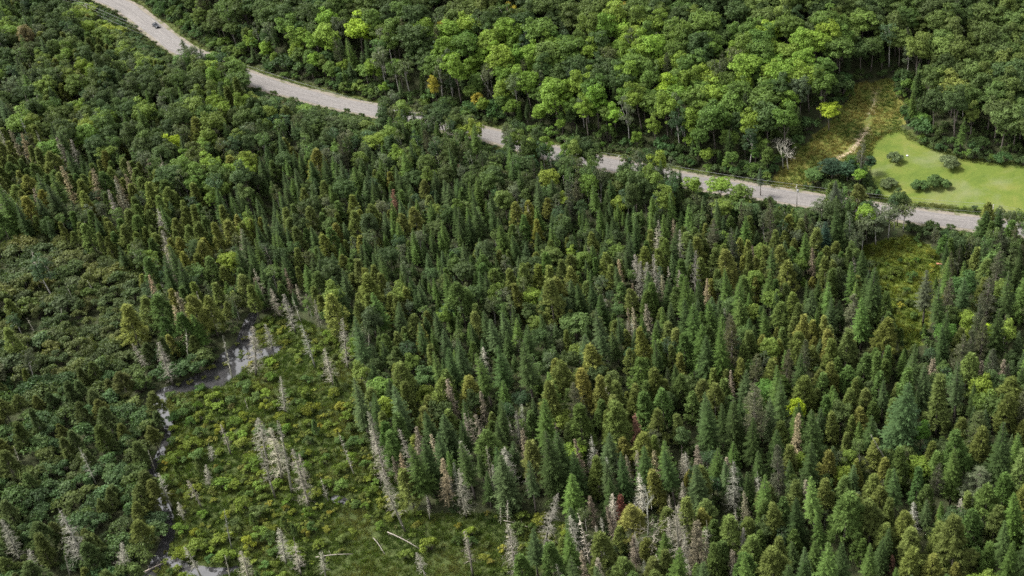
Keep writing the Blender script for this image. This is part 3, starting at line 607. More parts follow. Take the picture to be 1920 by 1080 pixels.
Z_ALDER = [(-500, 425), (100, 432), (215, 470), (270, 540), (285, 640), (200, 690), (-500, 700)]
Z_LOWL = [(-500, 700), (200, 690), (285, 640), (380, 640), (440, 600), (400, 680), (310, 720), (310, 800), (280, 900), (320, 1000), (280, 1300), (-600, 1300)]
Z_HWL = [(-500, -300), (300, -300), (300, 90), (470, 160), (560, 215), (560, 250), (480, 290), (470, 380), (390, 400), (280, 320), (150, 290), (60, 260), (-500, 230)]
Z_ROAD = [(540, 190), (1000, 250), (1300, 320), (1300, 400), (1000, 390), (700, 330), (560, 290)]
Z_SPR = [(470, 280), (700, 320), (1000, 390), (1300, 390), (1230, 450), (1130, 520), (1100, 660), (960, 720), (760, 660), (640, 600), (560, 480), (470, 400)]
Z_CEDL = [(-500, 230), (60, 260), (280, 320), (390, 400), (480, 400), (560, 480), (640, 600), (560, 600), (440, 600), (285, 640), (270, 540), (215, 470), (100, 432), (-500, 425)]
Z_RR = [(1300, 300), (1480, 340), (1960, 420), (2300, 430), (2300, 520), (1760, 490), (1500, 450), (1300, 430)]
Z_RE = [(1690, 490), (2400, 480), (2400, 800), (1900, 820), (1760, 720), (1760, 560)]
Z_GREYC = [(1120, 420), (1320, 440), (1300, 600), (1120, 640)]
Z_DEADB = [(760, 800), (1000, 780), (1300, 860), (1420, 960), (1400, 1200), (1000, 1200), (1050, 960), (780, 930)]
def zone(u, v, d):
    if d > 0: return 'hill'
    for nm, p in ZONES:
        if in_poly(np.array([u]), np.array([v]), p)[0]: return nm
    return 'mix'
ZONES = [('road', Z_ROAD), ('hwl', Z_HWL), ('alder', Z_ALDER), ('lowl', Z_LOWL), ('spr', Z_SPR), ('cedl', Z_CEDL), ('rr', Z_RR), ('re', Z_RE), ('greyc', Z_GREYC), ('deadb', Z_DEADB)]
MIX = {'hill': [('maple_tree', .86), ('poplar_tree', .07), ('spruce_tree', .05), ('pine_tree', .02)],
       'road': [('maple_tree', .30), ('poplar_tree', .38), ('spruce_tree', .27), ('pine_tree', .05)], 'hwl': [('maple_tree', .50), ('poplar_tree', .16), ('spruce_tree', .18), ('cedar_tree', .16)],
       'alder': [('alder_shrub', .93), ('cedar_tree', .03), ('poplar_tree', .04)], 'lowl': [('alder_shrub', .55), ('cedar_tree', .45)], 'spr': [('spruce_tree', .56), ('maple_tree', .11), ('poplar_tree', .13), ('cedar_tree', .20)],
       'cedl': [('cedar_tree', .58), ('spruce_tree', .14), ('poplar_tree', .16), ('needle_snag', .05), ('fluffy_snag', .02), ('maple_tree', .03)], 'rr': [('poplar_tree', .30), ('spruce_tree', .26), ('maple_tree', .14), ('cedar_tree', .20), ('pine_tree', .10)],
       're': [('spruce_tree', .42), ('pine_tree', .16), ('maple_tree', .16), ('cedar_tree', .20), ('poplar_tree', .06)], 'mix': [('cedar_tree', .47), ('spruce_tree', .32), ('maple_tree', .08), ('poplar_tree', .08), ('pine_tree', .03), ('needle_snag', .02)],
       'greyc': [('cedar_tree', .55), ('spruce_tree', .20), ('needle_snag', .12), ('fluffy_snag', .06), ('poplar_tree', .07)], 'deadb': [('cedar_tree', .38), ('spruce_tree', .32), ('needle_snag', .11), ('poplar_tree', .05), ('fluffy_snag', .14)]}
HT = dict(spruce_tree=(9, 17), cedar_tree=(8, 13), maple_tree=(11, 16), poplar_tree=(9, 15), pine_tree=(15, 20), alder_shrub=(3.6, 6.2), needle_snag=(10, 16), fluffy_snag=(10, 16))
def scatter(n, xr, yr, shrink=1.0):
    X = G.uniform(*xr, n); Y = G.uniform(*yr, n); D = road_d(X, Y); Z = terrain(X, Y, D); cvv = cover(X, Y, Z)
    U, V, dep = project(X, Y, Z+6.); A = G.random(n); Bz = G.random(n); hsh = wob(X, Y, 14., 3.); clump = wob(X, Y, 17., 7.)+.35*wob(X, Y, 6., 2.); hp = wob(X, Y, 13., 11.)
    ok = (D > 7.2) | (D < -6.4); ok &= (np.abs(D) > 6) & ~cvv['lawn'] & ~cvv['track'] & ~cvv['marsh'] & ~cvv['glade'] & (Z > -.45) & (U > -200) & (U < 2130) & (V > -200) & (V < 1270) & (Y > 120)
    near3 = np.zeros(n, bool); near8 = np.zeros(n, bool)
    for q, arr in ((3.2, near3), (8., near8)):
        for ox, oy in ((q, 0), (-q, 0), (0, q), (0, -q)):
            c_ = cover(X+ox, Y+oy, Z); arr |= c_['lawn'] | c_['track']
    gl = np.zeros(n, bool)
    for oy in (3, 7, 11, 15): gl |= cover(X, Y+oy, Z)['glade']
    for i in np.where(ok)[0]:
        u, v, d = U[i], V[i], D[i]; zn = zone(u, v, d); mx = list(MIX[zn])
        if zn == 'hill' and (near8[i] or d < 13): mx = [('alder_shrub', 1.)] if near3[i] or d < 9.5 else [('alder_shrub', .55), ('maple_tree', .3), ('spruce_tree', .15)]
        if zn in ('mix', 'spr', 'deadb', 'cedl'):      # stands of one kind
            s = math.exp(2.0*clump[i]); mx = [(k, p*(s if k == 'spruce_tree' else 1/s if k == 'cedar_tree' else 1)) for k, p in mx]
        if zn == 'hill' and 13 <= d < 22 and not near8[i]: mx = [('maple_tree', .62), ('poplar_tree', .14), ('spruce_tree', .20), ('pine_tree', .04)]
        tot = sum(p for _, p in mx); a = A[i]*tot; kd = mx[-1][0]
        for k, p in mx:
            a -= p
            if a <= 0: kd = k; break
        lo, hi = HT[kd]; h = lo+(hi-lo)*Bz[i]; wf = G.uniform(.85, 1.15)*(1.22 if kd in ('spruce_tree', 'cedar_tree') else 1.4 if 'snag' in kd else 1.); hh = hsh[i]
        if zn == 'hill':
            if kd == 'maple_tree': h = G.uniform(14, 20) if d > 18 else G.uniform(8, 14); wf *= 1.1
            elif kd == 'poplar_tree': h = G.uniform(13, 19)
        if zn == 'spr' and kd == 'spruce_tree': h = G.uniform(7, 14)
        if zn in ('spr', 'mix', 'cedl', 'deadb', 're', 'greyc') and kd in ('maple_tree', 'poplar_tree'): h *= .78
        if zn == 'road' and kd != 'spruce_tree': h *= .85
        if zn == 'hill' and kd == 'alder_shrub': h = G.uniform(2.4, 4.5) if near3[i] or d < 9.5 else G.uniform(4, 7.5)
        elif zn == 'hill' and d < 13: h = G.uniform(6, 10)
        if zn == 're': h *= 1.12
        if zn == 'lowl' and kd == 'cedar_tree': h = G.uniform(5.5, 11); wf *= 1.15
        if zn == 'lowl' and kd == 'alder_shrub': wf *= 1.1
        if zn not in ('hill', 'alder', 'lowl'): h *= (1+.20*hp[i])*(.62 if G.random() < .12 else 1.)
        if kd in ('spruce_tree', 'cedar_tree') and zn != 'lowl' and v > 480: q_ = 1+.30*min(1, (v-480)/350); h *= q_*(1.0 if G.random() < .8 else 1.25); wf *= .98
        if zn == 'alder': h *= 1+.35*hp[i]; wf *= G.uniform(.8, 1.3)
        if d < 0 and d > -30:
            cov = any(a_ < u < b_ for a_, b_ in ((345, 455), (715, 895), (948, 1033), (1055, 1130), (1172, 1278), (1545, 1705), (1842, 2200)))
            if cov: h = G.uniform(11.5, 15.5) if d > -18 else max(h, G.uniform(12, 17))
            else: h = min(h, max(1.6, .62*abs(d)-2.8))
            if cov and d > -17 and u < 960 and G.random() < .7: kd = 'poplar_tree' if G.random() < .5 else 'maple_tree'
            if h < 4.5: kd = 'alder_shrub'
            if kd in ('maple_tree', 'poplar_tree'): wf *= KINDS[kd].H/max(h, 7)*.75
        if gl[i]: h = min(h, G.uniform(3.5, 6.5))
        k = KINDS[kd]; sc_ = h/k.H
        rad = CROWN_R[kd]*sc_*wf*(.50 if kd in ('maple_tree',) else .50 if kd == 'poplar_tree' else .44 if kd in ('alder_shrub',) else .74)*shrink
        if kd == 'spruce_tree': rad = max(.9, CROWN_R[kd]*sc_*wf*.76)*shrink
        if kd == 'cedar_tree': rad = max(.95, rad)
        if blocked(X[i], Y[i], rad): continue
        r = G.random()
        if kd == 'spruce_tree': t = [SPR, BLU, MID][0 if r < .42 else 1 if r < .72 else 2]
        elif kd == 'cedar_tree':
            q = r+.35*hh; t = YOL if q > .82 else OLV if q > .3 else GOL
            if zn == 'lowl': t = [(.052, .068, .020), (.066, .080, .022), (.044, .062, .02)][int(r*3)]
        elif kd == 'maple_tree':
            q = r+.45*hh
            if zn == 'hill':
                t = LIM if q > 1.22 else BRI if q > .52 else GRN if q > .1 else DRK
                if u > 1640 or v < 70: t = (.085, .12, .028) if q > .8 else (.060, .09, .023) if q > .3 else (.041, .066, .021)
            else: t = (.125, .175, .026) if q > 1.0 else (.09, .135, .026) if q > .68 else (.060, .09, .024) if q > .45 else (.043, .068, .022)
        elif kd == 'poplar_tree': t = [GYP, DUL, (.065, .105, .03), (.04, .07, .03)][int(r*4)]
        elif kd == 'pine_tree': t = [(.068, .08, .04), (.08, .088, .05), (.05, .068, .03)][int(r*3)]
        elif kd == 'alder_shrub':
            t = [(.060, .080, .028), (.052, .074, .027), (.070, .088, .026), (.066, .082, .034)][min(3, int(max(0, r*.5+.5*(hh+1)/2)*4))] if zn == 'alder' else [DRK, GRN, (.045, .085, .025)][int(r*3)] if zn == 'hill' else [(.042, .075, .026), (.055, .078, .022), (.05, .085, .03)][int(r*3)]
        elif kd == 'needle_snag': t = [BROWN, TAN, (.17, .155, .10), (.175, .158, .115)][int(r*4)]
        else: t = GREY
        add(kd, X[i], Y[i], Z[i]-.1, h, jit(t, .14, .035 if kd == 'spruce_tree' else .06), wf*(1.0 if kd != 'spruce_tree' else 1.0), rad, G.normal()*.045, False, zn)
scatter(9000, (-440, 150), (165, 620))
scatter(26000, (-440, 150), (165, 620))
scatter(16000, (-440, 150), (165, 620), .85)

# bog shrubs in the marsh, along the stream and in the glade; alder along the edge of the lawn forest
def scatter_bog(n):
    X = G.uniform(-205, 60, n); Y = G.uniform(165, 370, n); Z = terrain(X, Y); cvv = cover(X, Y, Z); U, V, _ = project(X, Y, Z+.6); hn = wob(X, Y, 11., 9.)
    for i in np.where((cvv['marsh'] | cvv['glade']) & (Z > -.62))[0]:
        if cvv['reed'][i] and G.random() > .16: continue
        if cvv['glade'][i] and G.random() > .35: continue
        u, v = U[i], V[i]; r = G.random()+.35*hn[i]
        big = G.random() < (.5 if v > 690 else .22)
        if v > 690 and G.random() < .018: kd = 'cedar_tree'; h = G.uniform(3, 6.5); rad = 1.2; t = GOL
        elif big: kd = 'alder_shrub'; h = G.uniform(1.8, 3.8); rad = .85*h/3.2*1.35; t = (.055, .092, .022) if r < .36 else (.092, .130, .018) if r < .95 else (.13, .15, .018)
        else: kd = 'bog_shrub'; h = G.uniform(.8, 1.7); rad = .62; t = (.07, .09, .022) if r < .25 else (.10, .125, .022) if r < .92 else (.14, .145, .02)
        if v < 720 and u > 480: t = (t[0]*.9, t[1]*.95, t[2])
        if blocked(X[i], Y[i], rad): continue
        add(kd, X[i], Y[i], Z[i]-.05, h, jit(t, .18, .1), G.uniform(.9, 1.25), rad, 0, False, 'marsh')
scatter_bog(14000)
TUS = [(442, 648), (450, 660), (446, 672), (421, 688), (396, 694), (458, 688), (470, 664), (384, 712), (362, 716), (463, 640), (474, 676), (410, 718), (335, 728), (487, 668), (300, 752), (310, 1040), (296, 1068)]
for (a_, b_) in TUS:
    for _ in range(1):
        q = on_plane(a_+G.normal()*4, b_+G.normal()*3, -.45); add('bog_shrub', q[0], q[1], -.5, G.uniform(.9, 1.6), jit((.10, .115, .026), .15), G.uniform(.8, 1.2), .5, 0, False, 'marsh')
print('plants', len(TREES))

# ------------------------------------------------------------------ how much of every plant shows, to pick the ones built singly
RW, RH = 960, 540
ORDER = sorted(range(len(TREES)), key=lambda i: project(TREES[i]['x'], TREES[i]['y'], TREES[i]['z'])[2])
idbuf = np.full((RH, RW), -1, np.int32); yy, xx = np.mgrid[0:RH, 0:RW]
for i in ORDER:
    t = TREES[i]; k = t['kind']; h = t['h']; cr = CROWN_R[k]*h/KINDS[k].H*t['w']
    b0 = .1 if k in ('cedar_tree', 'alder_shrub', 'bog_shrub') else .3
    u0, v0, d0 = project(t['x']+math.sin(t['lean'])*h, t['y'], t['z']+h); u1, v1, d1 = project(t['x']+math.sin(t['lean'])*h*b0, t['y'], t['z']+h*b0)
    u, v = (u0+u1)/2, (v0+v1)/2; t['u'], t['v'] = u, v; rr = FPX*cr/d0; hh = abs(v1-v0)/2+rr*.5; t['seen'] = 0
    x0, x1, y0, y1 = int((u-rr)/2), int((u+rr)/2)+1, int((v-hh)/2), int((v+hh)/2)+1
    x0, x1, y0, y1 = max(0, x0), min(RW, x1), max(0, y0), min(RH, y1)
    if x0 >= x1 or y0 >= y1: continue
    sl = idbuf[y0:y1, x0:x1]; gx_, gy_ = xx[y0:y1, x0:x1]*2+1, yy[y0:y1, x0:x1]*2+1
    conical = k in ('spruce_tree', 'needle_snag', 'fluffy_snag')
    q = (gy_-v)/hh; ww = rr*np.clip((q+1)/2, 0, 1) if conical else rr*np.sqrt(np.clip(1-q*q, 0, 1))
    mk = (sl < 0) & (np.abs(gx_-u) <= ww) & (np.abs(q) <= 1); t['seen'] = int(mk.sum()); sl[mk] = i

# ------------------------------------------------------------------ labels
COLS = [(150, 'at the far left'), (430, 'on the left'), (760, 'left of centre'), (1160, 'in the centre'), (1490, 'right of centre'), (1770, 'on the right'), (1e9, 'at the far right')]
ROWS = [(70, 'along the top edge'), (240, 'high up'), (420, 'in the upper middle'), (640, 'in the middle'), (830, 'in the lower middle'), (980, 'low down'), (1e9, 'by the bottom edge')]
ONES = 'first second third fourth fifth sixth seventh eighth ninth tenth eleventh twelfth thirteenth fourteenth fifteenth sixteenth seventeenth eighteenth nineteenth twentieth'.split()
def ordinal(q):
    if q == 0: return 'leftmost'
    return (ONES[q] if q < 20 else ['twenty', 'thirty', 'forty'][q//10-2]+'-'+ONES[q % 10] if q < 50 else 'another')+' from left'
def shade(k, t):
    r, g, b = t
    if k in ('fluffy_snag', 'bare_snag', 'needle_snag', 'bare_hardwood'):
        return 'dark red' if r > 5*g else 'rusty' if r > 1.9*g else 'brown' if r > 1.3*g else 'bleached' if r > .36 else 'tan' if b < .62*g else 'grey'
    if r > 1.15*g: return 'golden'
    if r > .95*g: return 'yellow-olive'
    if r > .78*g: return 'olive'
    if b > .62*g: return 'blue-green'
    if g > .15: return 'bright green'
    if g > .085: return 'light green'
    if g > .055: return 'mid green'
    return 'dark green'
NAMES = dict(fluffy_snag='dead_tree', bare_snag='dead_tree', needle_snag='dying_conifer', bare_hardwood='dead_tree')
CATS = dict(spruce_tree='spruce', cedar_tree='cedar', maple_tree='hardwood tree', poplar_tree='aspen', pine_tree='pine', alder_shrub='shrub', bog_shrub='bog shrub', fluffy_snag='dead tree', bare_snag='dead tree', needle_snag='dying conifer', bare_hardwood='dead tree')
WORDS = dict(spruce_tree='spruce', cedar_tree='cedar', maple_tree='maple', poplar_tree='aspen', pine_tree='pine', alder_shrub='alder bush', bog_shrub='bog shrub', fluffy_snag='twiggy dead tree', bare_snag='bare dead tree', needle_snag='dying conifer', bare_hardwood='forked dead hardwood')
GROUPS = dict(spruce_tree='spruces in the forest', cedar_tree='cedars in the forest', maple_tree='maples on the hill and in the forest', poplar_tree='aspens in the forest', pine_tree='pines above the forest', alder_shrub='alder bushes', bog_shrub='low shrubs of the bog',
              fluffy_snag='standing dead trees', bare_snag='standing dead trees', needle_snag='dying conifers', bare_hardwood='standing dead trees')
def size_word(t):
    r = t['h']/HT.get(t['kind'], (8, 15))[1]
    if t['kind'] == 'bog_shrub': r = t['h']/1.7
    return 'tall' if r > .84 else 'short' if r < .68 else 'mid-sized'
singles = []
for kd in KINDS:
    L = [i for i in range(len(TREES)) if TREES[i]['kind'] == kd]
    pick = [i for i in L if TREES[i]['fixed']]
    rest = sorted([i for i in L if not TREES[i]['fixed'] and TREES[i]['seen'] >= 6 and -5 < TREES[i]['u'] < 1925 and -5 < TREES[i]['v'] < 1085], key=lambda i: -TREES[i]['seen'])
    singles += pick+rest[:max(0, 290-len(pick))]
S = set(singles); keyed = {}
for i in singles:
    t = TREES[i]
    if t['fixed'] and t['note'] and len(t['note']) > 2: t['label'] = t['note']; continue
    col_ = next(w_ for m_, w_ in COLS if t['u'] < m_); row_ = next(w_ for m_, w_ in ROWS if t['v'] < m_)
    keyed.setdefault(f"{size_word(t)} {shade(t['kind'], t['tint'])} {WORDS[t['kind']]} {row_} {col_}", []).append(i)
for ky, L in keyed.items():
    L.sort(key=lambda i: TREES[i]['u'])
    for q, i in enumerate(L): TREES[i]['label'] = ky if len(L) == 1 else f"{ky}, {ordinal(q)}"

# ------------------------------------------------------------------ build them: singles as things with parts, the rest as one mass per kind
def place(o, t):
    k = KINDS[t['kind']]; s = t['h']/k.H
    o.location = (t['x'], t['y'], t['z']); o.scale = (s*t['w'], s*t['w'], s); o.rotation_mode = 'ZXY'
    o.rotation_euler = Matrix.Rotation(t['lean'], 3, 'Y').__matmul__(Matrix.Rotation(t['rot'], 3, 'Z')).to_euler('ZXY')
for i in singles:
    t = TREES[i]; k = KINDS[t['kind']]; wm, fm, _ = k.vars[t['var']]; nm = NAMES.get(t['kind'], t['kind'])
    root = bpy.data.objects.new(nm, None); C.objects.link(root); root.empty_display_size = .3; place(root, t)
    tag(root, t['label'], CATS[t['kind']], GROUPS[t['kind']])
    a = obj('trunk' if 'shrub' not in t['kind'] else 'stems', wm, root); b = obj(k.fol_name, fm, root); b['tint'] = t['tint']
    if k.wood_tint: a['tint'] = t['tint']
MASS = dict(spruce_tree=('spruce_forest', 'dense dark spruces filling the gaps and the distance', 'spruce forest'), cedar_tree=('cedar_forest', 'dense olive cedars filling the gaps and the distance', 'cedar forest'),
            maple_tree=('hardwood_forest', 'leafy hardwood forest on the hill and beyond the road', 'hardwood forest'), poplar_tree=('aspen_woods', 'scattered aspens mixed into the forest', 'woods'), pine_tree=('pine_woods', 'scattered pines mixed into the forest', 'woods'),
            alder_shrub=('alder_shrubbery', 'continuous dull green alder thicket on the left', 'thicket'), bog_shrub=('bog_shrubbery', 'low yellow-green bog shrubs around the stream', 'shrubbery'),
            fluffy_snag=('dead_woods', 'further dead trees standing among the living', 'woods'), needle_snag=('dying_woods', 'further dying conifers among the living', 'woods'))
def scatter_object(name, meshes, pts, scl, rot, idx, tint, label, cat, lean=None):
    """one stuff object: instances of the given meshes on points"""
    n_ = len(pts); me = bpy.data.meshes.new(name); me.vertices.add(n_); me.vertices.foreach_set('co', np.asarray(pts, np.float32).ravel())
    for nm, ty, arr, key in (('scl', 'FLOAT_VECTOR', scl, 'vector'), ('rot', 'FLOAT_VECTOR', rot, 'vector'), ('idx', 'INT', idx, 'value'), ('tint', 'FLOAT_VECTOR', tint, 'vector')):
        a = me.attributes.new(nm, ty, 'POINT'); a.data.foreach_set(key, np.asarray(arr, np.int32 if ty == 'INT' else np.float32).ravel())
    o = obj(name, me); ng = bpy.data.node_groups.new(name, 'GeometryNodeTree')
    ng.interface.new_socket('Geometry', in_out='INPUT', socket_type='NodeSocketGeometry'); ng.interface.new_socket('Geometry', in_out='OUTPUT', socket_type='NodeSocketGeometry')
    gi = ng.nodes.new('NodeGroupInput'); go = ng.nodes.new('NodeGroupOutput'); ip = ng.nodes.new('GeometryNodeInstanceOnPoints'); jn = ng.nodes.new('GeometryNodeJoinGeometry')
    for m_ in meshes:
        src = bpy.data.objects.new(name+'_source', m_); oi = ng.nodes.new('GeometryNodeObjectInfo'); oi.inputs['Object'].default_value = src; oi.inputs['As Instance'].default_value = True
        ng.links.new(oi.outputs['Geometry'], jn.inputs[0])
    def at(nm, ty):
        x = ng.nodes.new('GeometryNodeInputNamedAttribute'); x.data_type = ty; x.inputs['Name'].default_value = nm; return x.outputs['Attribute']
    ng.links.new(gi.outputs[0], ip.inputs['Points']); ng.links.new(jn.outputs[0], ip.inputs['Instance']); ip.inputs['Pick Instance'].default_value = True
    ng.links.new(at('idx', 'INT'), ip.inputs['Instance Index']); ng.links.new(at('rot', 'FLOAT_VECTOR'), ip.inputs['Rotation']); ng.links.new(at('scl', 'FLOAT_VECTOR'), ip.inputs['Scale'])
    ng.links.new(ip.outputs[0], go.inputs[0])
    md = o.modifiers.new('scatter', 'NODES'); md.node_group = ng
    return tag(o, label, cat, kind='stuff')
for kd, (nm, lab, cat) in MASS.items():
    L = [TREES[i] for i in range(len(TREES)) if TREES[i]['kind'] == kd and i not in S]
    if not L: continue
    k = KINDS[kd]
    scatter_object(nm, [v[2] for v in k.vars], [(t['x'], t['y'], t['z']) for t in L], [(t['h']/k.H*t['w'], t['h']/k.H*t['w'], t['h']/k.H) for t in L], [(0, t['lean'], t['rot']) for t in L], [t['var'] for t in L], [t['tint'] for t in L], lab, cat)
print('singles', len(singles), {k: sum(TREES[i]['kind'] == k for i in singles) for k in KINDS}, {k: sum(t['kind'] == k for t in TREES) for k in KINDS})

# ------------------------------------------------------------------ undergrowth and grasses (uncountable: one object per kind)
def spots(n, xr, yr): 
    X = G.uniform(*xr, n); Y = G.uniform(*yr, n); D = road_d(X, Y); Z = terrain(X, Y, D); return X, Y, Z, D, cover(X, Y, Z)
X, Y, Z, D, cvv = spots(15000, (-400, 120), (165, 560))
ok = ((D > 6.6) | (D < -6)) & ~cvv['lawn'] & ~cvv['track'] & ~cvv['marsh'] & ~cvv['glade'] & (Z > -.25)
U, V, _ = project(X, Y, Z); ok &= (U > -150) & (U < 2080) & (V > -150) & (V < 1240)
X, Y, Z, D = X[ok], Y[ok], Z[ok], D[ok]; n_ = len(X); edge = np.abs(D) < 12
s_ = G.uniform(.8, 1.9, n_)*np.where(edge, 1.15, 1.0); TT = np.array([[.030, .050, .016], [.045, .070, .020], [.055, .080, .024], [.04, .062, .018]])[G.integers(0, 4, n_)]*np.exp(G.normal(size=(n_, 1))*.2)
scatter_object('forest_undergrowth', [v[2] for v in KINDS['bog_shrub'].vars], np.stack([X, Y, Z-.05], 1), np.stack([s_, s_, s_*G.uniform(.8, 1.4, n_)], 1), np.stack([0*X, 0*X, G.uniform(0, 6.28, n_)], 1), G.integers(0, 3, n_), TT, 'low green undergrowth of saplings and ferns beneath the trees', 'undergrowth')
def grass(name, mask, xr, yr, n, hs, tints, label, extra=None, wd=.05):
    X, Y, Z, D, cvv = spots(n, xr, yr); ok = mask(X, Y, Z, D, cvv); X, Y, Z = X[ok], Y[ok], Z[ok]; n_ = len(X)
    s_ = G.uniform(*hs, n_); w_ = wob(X, Y, 6., 4.); ti = np.clip(((w_+1)/2*len(tints)+G.normal(size=n_)*.7).astype(int), 0, len(tints)-1)
    TT = np.array(tints)[ti]*np.exp(G.normal(size=(n_, 1))*.2)
    ms = [tuft(70+k, .8, 26, .42, wd).mesh(name+'_tuft', [M['leaf']]) for k in range(4)]
    scatter_object(name, ms, np.stack([X, Y, Z], 1), np.stack([np.ones(n_)*1.1, np.ones(n_)*1.1, s_], 1), np.stack([G.normal(size=n_)*.1, G.normal(size=n_)*.1, G.uniform(0, 6.28, n_)], 1), G.integers(0, 4, n_), TT, label, 'grass')
    print(name, n_)
grass('marsh_grass', lambda X, Y, Z, D, c: c['marsh'] & (Z > -.4), (-205, -45), (165, 335), 60000, (.5, 1.3), [(.040, .066, .016), (.055, .086, .018), (.072, .098, .022), (.09, .098, .028)], 'green and straw-coloured sedge between the bog shrubs')
grass('glade_grass', lambda X, Y, Z, D, c: c['glade'], (0, 70), (280, 370), 14000, (.5, 1.2), [(.065, .10, .018), (.10, .13, .02), (.135, .145, .025)], 'tall yellow-green grass in the glade below the road')
grass('track_grass', lambda X, Y, Z, D, c: c['track'] & (seg_dist(np.stack([X, Y], 1), PATH)[0] > .7+1.2*wob(X, Y, 4.)), (-10, 70), (330, 480), 30000, (.35, .9), [(.055, .095, .02), (.09, .115, .024), (.14, .125, .035), (.17, .14, .04)], 'dry yellowish grass on the cleared strip beside the dirt track')
grass('verge_grass', lambda X, Y, Z, D, c: (np.abs(D) > 5.0) & (np.abs(D) < 8.5), (-400, 160), (290, 560), 190000, (.3, .8), [(.045, .07, .018), (.065, .085, .022), (.085, .095, .03)], 'rough grass along both verges of the road')

def fringe(X, Y, Z, D, c):
    a = np.zeros(len(X), bool); b = np.ones(len(X), bool)
    for ox, oy in ((1.6, 0), (-1.6, 0), (0, 1.8), (0, -1.8)): q = cover(X+ox, Y+oy, Z)['lawn']; a |= q; b &= q
    return a & ~b & (np.abs(D) > 6)
grass('lawn_fringe_grass', fringe, (8, 150), (315, 450), 60000, (.2, .7), [(.045, .07, .014), (.06, .085, .018), (.085, .095, .022)], 'ragged longer grass along the edge of the lawn')

# ------------------------------------------------------------------ utility poles and wires on the near side of the road
M['pole'] = bark_mat('pole_wood', (.18, .165, .15), (.34, .32, .29)); M['steel'] = simple('galvanised_steel', (.42, .43, .44), .45, .5, .6); M['porcelain'] = simple('porcelain', (.5, .48, .45), .3, .5); M['wire'] = simple('aluminium_wire', (.16, .165, .165), .6, .3, 0)
poles_px = [(-60, -60), (160, 7), (416, 108), (792, 219), (1160, 292), (1494, 347), (1863, 384), (2230, 436)]
PH = 9.5
PP = unproject([p[0] for p in poles_px], [p[1] for p in poles_px], PH)
PLAB = ['utility pole beyond the top left corner', 'utility pole near the top left, above the hardwoods', 'utility pole at the road bend behind a round maple', 'utility pole among trees at the middle of the road', 'utility pole right of the slim roadside spruces', 'utility pole on the roadside facing the dirt track', 'utility pole in front of the lawn, beside two dark spruces', 'utility pole beyond the right edge']
heads = []
for i, p in enumerate(PP):
    a = PP[max(0, i-1)]; b = PP[min(len(PP)-1, i+1)]; yaw = math.atan2(b[1]-a[1], b[0]-a[0])+math.pi/2
    root = bpy.data.objects.new('utility_pole', None); C.objects.link(root); root.location = (p[0], p[1], p[2]-.3); root.rotation_euler = (0, 0, yaw)
    tag(root, PLAB[i], 'utility pole', 'poles of the roadside power line')
    mb = MB(); mb.tube([(0, 0, 0), (0, 0, 5), (0, 0, PH+.3)], [.16, .14, .11], 8); obj('post', mb.mesh('post', [M['pole']]), root)
    mb = MB(); mb.box((0, .14, PH-.35), (1.05, .06, .07)); arm = obj('crossarm', mb.mesh('crossarm', [M['pole']]), root)
    for q in (-.9, 0, .9):
        mb = MB(); zz = PH-.27 if q else PH+.3; mb.tube([(q, .14 if q else 0, zz), (q, .14 if q else 0, zz+.1), (q, .14 if q else 0, zz+.22)], [.05, .08, .04], 6); obj('insulator', mb.mesh('insulator', [M['porcelain']]), arm)
    if i in (5, 2):
        mb = MB(); mb.tube([(0, -.42, PH-2.3), (0, -.42, PH-2.2), (0, -.42, PH-1.4), (0, -.42, PH-1.3)], [.2, .26, .26, .2], 10); mb.box((0, -.18, PH-1.8), (.05, .08, .25)); obj('transformer', mb.mesh('transformer', [M['steel']]), root)
    cy_, sy_ = math.cos(yaw), math.sin(yaw)
    heads.append([(p[0]+cy_*q-sy_*yo, p[1]+sy_*q+cy_*yo, p[2]-.3+zz) for q, yo, zz in ((-.9, .14, PH-.05), (0, 0, PH+.5), (.9, .14, PH-.05), (0, .16, PH-2.6))])
for k, nm in enumerate(('left crossarm wire of the roadside power line', 'topmost wire of the roadside power line', 'right crossarm wire of the roadside power line', 'lowest thick cable of the roadside power line')):
    pts = []
    for i in range(len(heads)-1):
        a, b = np.array(heads[i][k]), np.array(heads[i+1][k]); L = np.linalg.norm(b-a)
        for t in np.linspace(0, 1, 13)[:-1]: q = a+(b-a)*t; q[2] -= 4*t*(1-t)*(.012*L); pts.append(q)
    pts.append(np.array(heads[-1][k])); mb = MB(); mb.tube(pts, np.full(len(pts), .032 if k == 3 else .022), 4)
    tag(obj('overhead_wire', mb.mesh('overhead_wire', [M['wire']])), nm, 'wire', 'wires of the power line')

